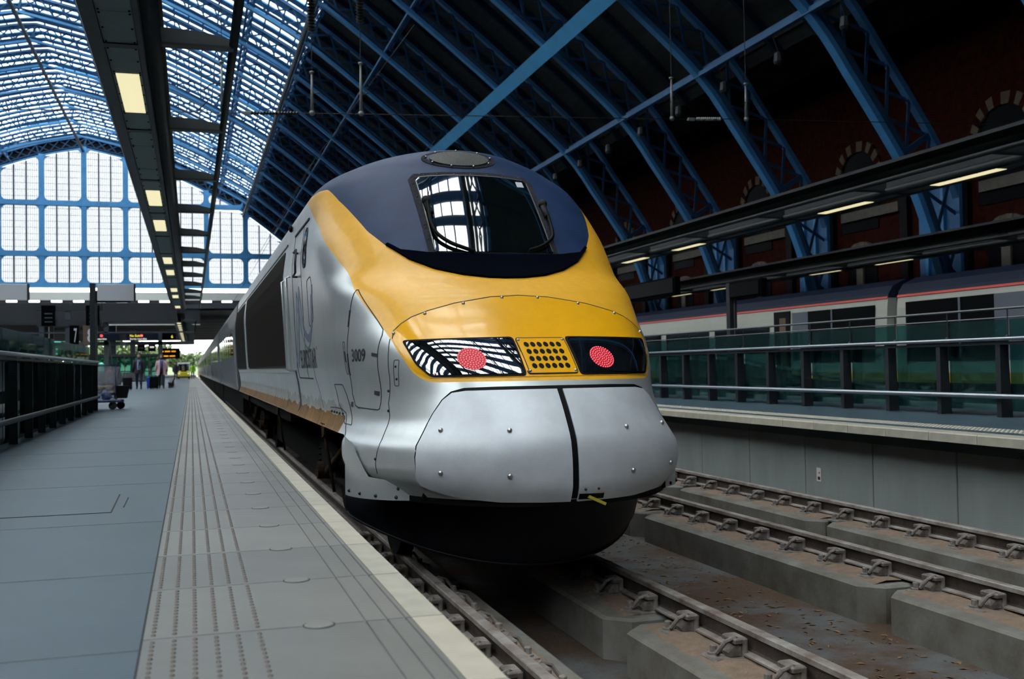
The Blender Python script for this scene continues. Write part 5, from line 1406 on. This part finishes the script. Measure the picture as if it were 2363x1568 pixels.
MB().grid(rows, close=True).build('clear_bag', 'bag_film', wc, smooth=True)
fr2 = MB()
for a in (0, 1, 2, 3):
    t = a*math.pi/2+.78; fr2.tube([(cx-.03+.33*math.cos(t),cy+.33*math.sin(t),.2),(cx-.03+.33*math.cos(t),cy+.33*math.sin(t),1.05)], .013, 6)
fr2.tube([(cx-.03+.33*math.cos(t),cy+.33*math.sin(t),1.05) for t in np.linspace(0,2*math.pi,20)], .016, 6); fr2.build('bag_frame', 'cart_blue', wc, smooth=True)
MB().bbox(cx-.46, cx-.30, cy-.1, cy+.3, .62, .98, .02).build('red_tub', 'cart_red', wc)
bk = MB(); bk.prism([(cx+.22,.26),(cx+.44,.26),(cx+.50,.56),(cx+.17,.56)], 'y', cy-.18, cy+.18); bk.build('bucket', 'case_black', wc)
MB().bbox(cx-.45, cx-.28, cy-.2, cy+.1, .44, .56, .03).build('cloth', 'paper', wc)
random.seed(5)
for i in range(14):
    x, y, z = cx-.04+random.uniform(-.16,.16), cy+random.uniform(-.18,.16), random.uniform(.28,.55)
    q = MB(); a = random.uniform(0,3); s = random.uniform(.05,.10); q.ball((x,y,z), s, 7, 5, (1+.4*math.sin(a),.8,.6+.3*math.cos(a))); q.build('rubbish', ['cardboard','paper','cardboard','case_blue','pink'][i % 5], wc)
MB().tube([(cx+.17,cy-.1,.25),(cx+.12,cy,1.05),(cx+.06,cy+.05,1.62)], .011, 6).build('broom_stick', 'rail_steel_dull', wc)
# yellow-fronted buggy
gx_, gy_ = -.86, 126
bg_ = empty('electric_buggy', (gx_, gy_, 0), label='white electric buggy with yellow front parked at the platform end', cat='vehicle')
MB().prism([(gy_,.28),(gy_,.75),(gy_+.15,.95),(gy_+3,.95),(gy_+3,.28)], 'x', gx_-.68, gx_+.68).build('lower_body', 'buggy_yellow', bg_)
MB().prism([(gy_+.12,.95),(gy_+.55,1.75),(gy_+2.8,1.75),(gy_+2.95,.95)], 'x', gx_-.64, gx_+.64).build('cabin_glass', 'window_tint', bg_)
MB().prism([(gy_+.4,1.72),(gy_+.5,1.9),(gy_+2.9,1.9),(gy_+2.95,1.72)], 'x', gx_-.68, gx_+.68).build('roof', 'buggy_white', bg_)
for sx in (-1, 1):
    MB().tube([(gx_+sx*.62,gy_+.1,.95),(gx_+sx*.62,gy_+.5,1.75)], .04, 6).build('windscreen_pillar', 'buggy_white', bg_)
    MB().lathe([(.1,-.08),(.26,-.08),(.28,-.05),(.28,.05),(.26,.08),(.1,.08)], (gx_+sx*.55,gy_+.45,.28), 'x', 16).build('wheel', 'rubber', bg_, smooth='auto')
    MB().bbox(gx_+sx*.5-.1, gx_+sx*.5+.1, gy_-.02, gy_+.02, .55, .68, .01).build('headlamp', 'sign_white', bg_)
MB().box(gx_-.70, gx_+.70, gy_-.05, gy_+.05, .14, .30).build('bumper', 'rubber', bg_)
MB().bbox(gx_-.3, gx_+.3, gy_+.05, gy_+.12, .82, .93, .01).build('badge_panel', 'sign_black', bg_)
# benches and barrow silhouettes behind the cart
def bench(x, y, lab, n=4):
    b = empty('bench', (x, y, 0), label=lab, cat='bench')
    for i in range(n):
        MB().bbox(x+i*.6, x+i*.6+.52, y-.25, y+.22, .40, .45, .02).build('seat', 'dark_steel', b)
        q = MB(); q.prism([(y+.22,.45),(y+.34,.86),(y+.38,.86),(y+.27,.43)], 'x', x+i*.6, x+i*.6+.52); q.build('backrest', 'dark_steel', b)
    for i in (0, n-1): MB().tube([(x+.26+i*.6,y-.2,0),(x+.26+i*.6,y,.40),(x+.26+i*.6,y+.25,0)], .02, 6).build('leg', 'rail_steel', b)
    MB().box(x, x+n*.6-.08, y-.02, y+.04, .34, .40).build('rail', 'rail_steel_dull', b)
bench(-5.2, 48, 'row of dark metal seats behind the waste cart'); bench(-4.8, 62, 'row of dark metal seats further back behind the travellers'); bench(-6.5, 80, 'far row of dark metal seats below the exit sign', 5)
lw_ = empty('low_wall', (-1.2, 62, 0), label='low dark sloping parapet right of the person in pink cardigan', cat='parapet')
MB().prism([(59.5,0),(59.5,.25),(70,.5),(70,0)], 'x', -1.2, -1.05).build('wall', 'fascia_dark', lw_); MB().prism([(59.4,.25),(59.4,.29),(70,.54),(70,.5)], 'x', -1.22, -1.03).build('coping', 'dark_steel', lw_)
kb = empty('kiosk', (-5.5, 88, 0), label='dark glazed shelter under the exit signs left of the platform', cat='kiosk')
MB().box(-9, -2.6, 88, 92, 2.1, 2.3).build('roof', 'fascia_dark', kb)
for x in (-9, -7, -5, -3.2, -2.65): MB().box(x-.04, x+.04, 88, 88.1, 0, 2.1).build('frame_post', 'fascia_dark', kb)
for a, c in ((-9,-7),(-7,-5),(-5,-3.2),(-3.2,-2.65)): MB().box(a+.05, c-.05, 88.04, 88.06, .1, 2.1).build('pane', 'balustrade_glass', kb)
MB().box(-9, -2.6, 88, 88.1, .9, .98).build('mid_rail', 'fascia_dark', kb)

# ================================================================== OUTSIDE
MB().box(-120, 120, 168, 420, -1.9, -1.5).build('ground_outside', 'grass', kind='structure')
hl = MB(); rws = []
for j in range(9):
    t = j/8; rws.append([(x, 700+t*120, -2+(11+4*math.sin(x*.011+1)+3*math.sin(x*.031))*math.sin(t*math.pi/2)) for x in np.linspace(-350, 350, 41)])
hl.grid(rws).build('ground_hill', 'grass', smooth=True, kind='structure')
def tree(x, y, h, w, lab, m, seed):
    r = random.Random(seed); t = empty('tree', (x, y, -1.5), label=lab, cat='tree', group='trees beyond the platform end')
    MB().tube([(x,y,-1.5),(x+.2,y,h*.3),(x,y,h*.7)], [.35,.28,.1], 8).build('trunk', 'bark', t)
    b = MB()
    for i in range(420):
        a = r.uniform(0, 6.28); u = r.random()**.5; e = r.uniform(-1, 1); k = math.sqrt(max(0, 1-e*e))
        p = Vector((x+w*u*k*math.cos(a), y+w*u*k*math.sin(a), h*.62+h*.40*e*u)); s = r.uniform(.35, .8)*w/4
        n = Vector((r.uniform(-1,1), r.uniform(-1,1), r.uniform(-.3,1))).normalized(); q = n.cross(Vector((0,0,1)))
        if q.length < .1: q = Vector((1,0,0))
        q.normalize(); v = n.cross(q)
        b.add([p-q*s-v*s*.4, p+q*s*.2-v*s, p+q*s+v*s*.3, p-q*s*.1+v*s], [(0,1,2,3)])
    b.build('crown', m, t)
    return t
TX = [-30,-25,-21,-16.5,-12,-8,-4.5,-36,-42,-1.5]
tl = ['broad bright green tree seen below the gantry signs beyond the platform end', 'tall dark green tree seen below the gantry signs beyond the platform end']
for i, (x, y, h, w) in enumerate(((-30,345,9,4),(-25,362,12,5),(-21,340,9.5,4.2),(-16.5,356,11,4.5),(-12,340,8,4),(-8,354,9.5,4.4),(-4.5,338,7,3),(-36,360,12,5),(-42,345,10,5),(-1.5,370,7,4))):
    tree(x, y, h, w, 'green tree beyond the platform end, %s from the left of the row under the gantry' % ORD[[9,7,8,0,1,2,3,4,5,6].index(i) if False else sorted(range(10), key=lambda q: TX[q]).index(i)], 'leaf' if i % 2 else 'leaf_b', i)
for i, (x, y, h, w) in enumerate(((2.5,420,8,4),(6.5,410,6,4),(10,430,9,5))):
    tree(x, y, h, w, ['small green tree on the left in the bright gap between canopy and train', 'low green tree in the middle of the bright gap between canopy and train', 'tall green tree on the right in the bright gap beside the train'][i], 'leaf_b' if i % 2 else 'leaf', 40+i)
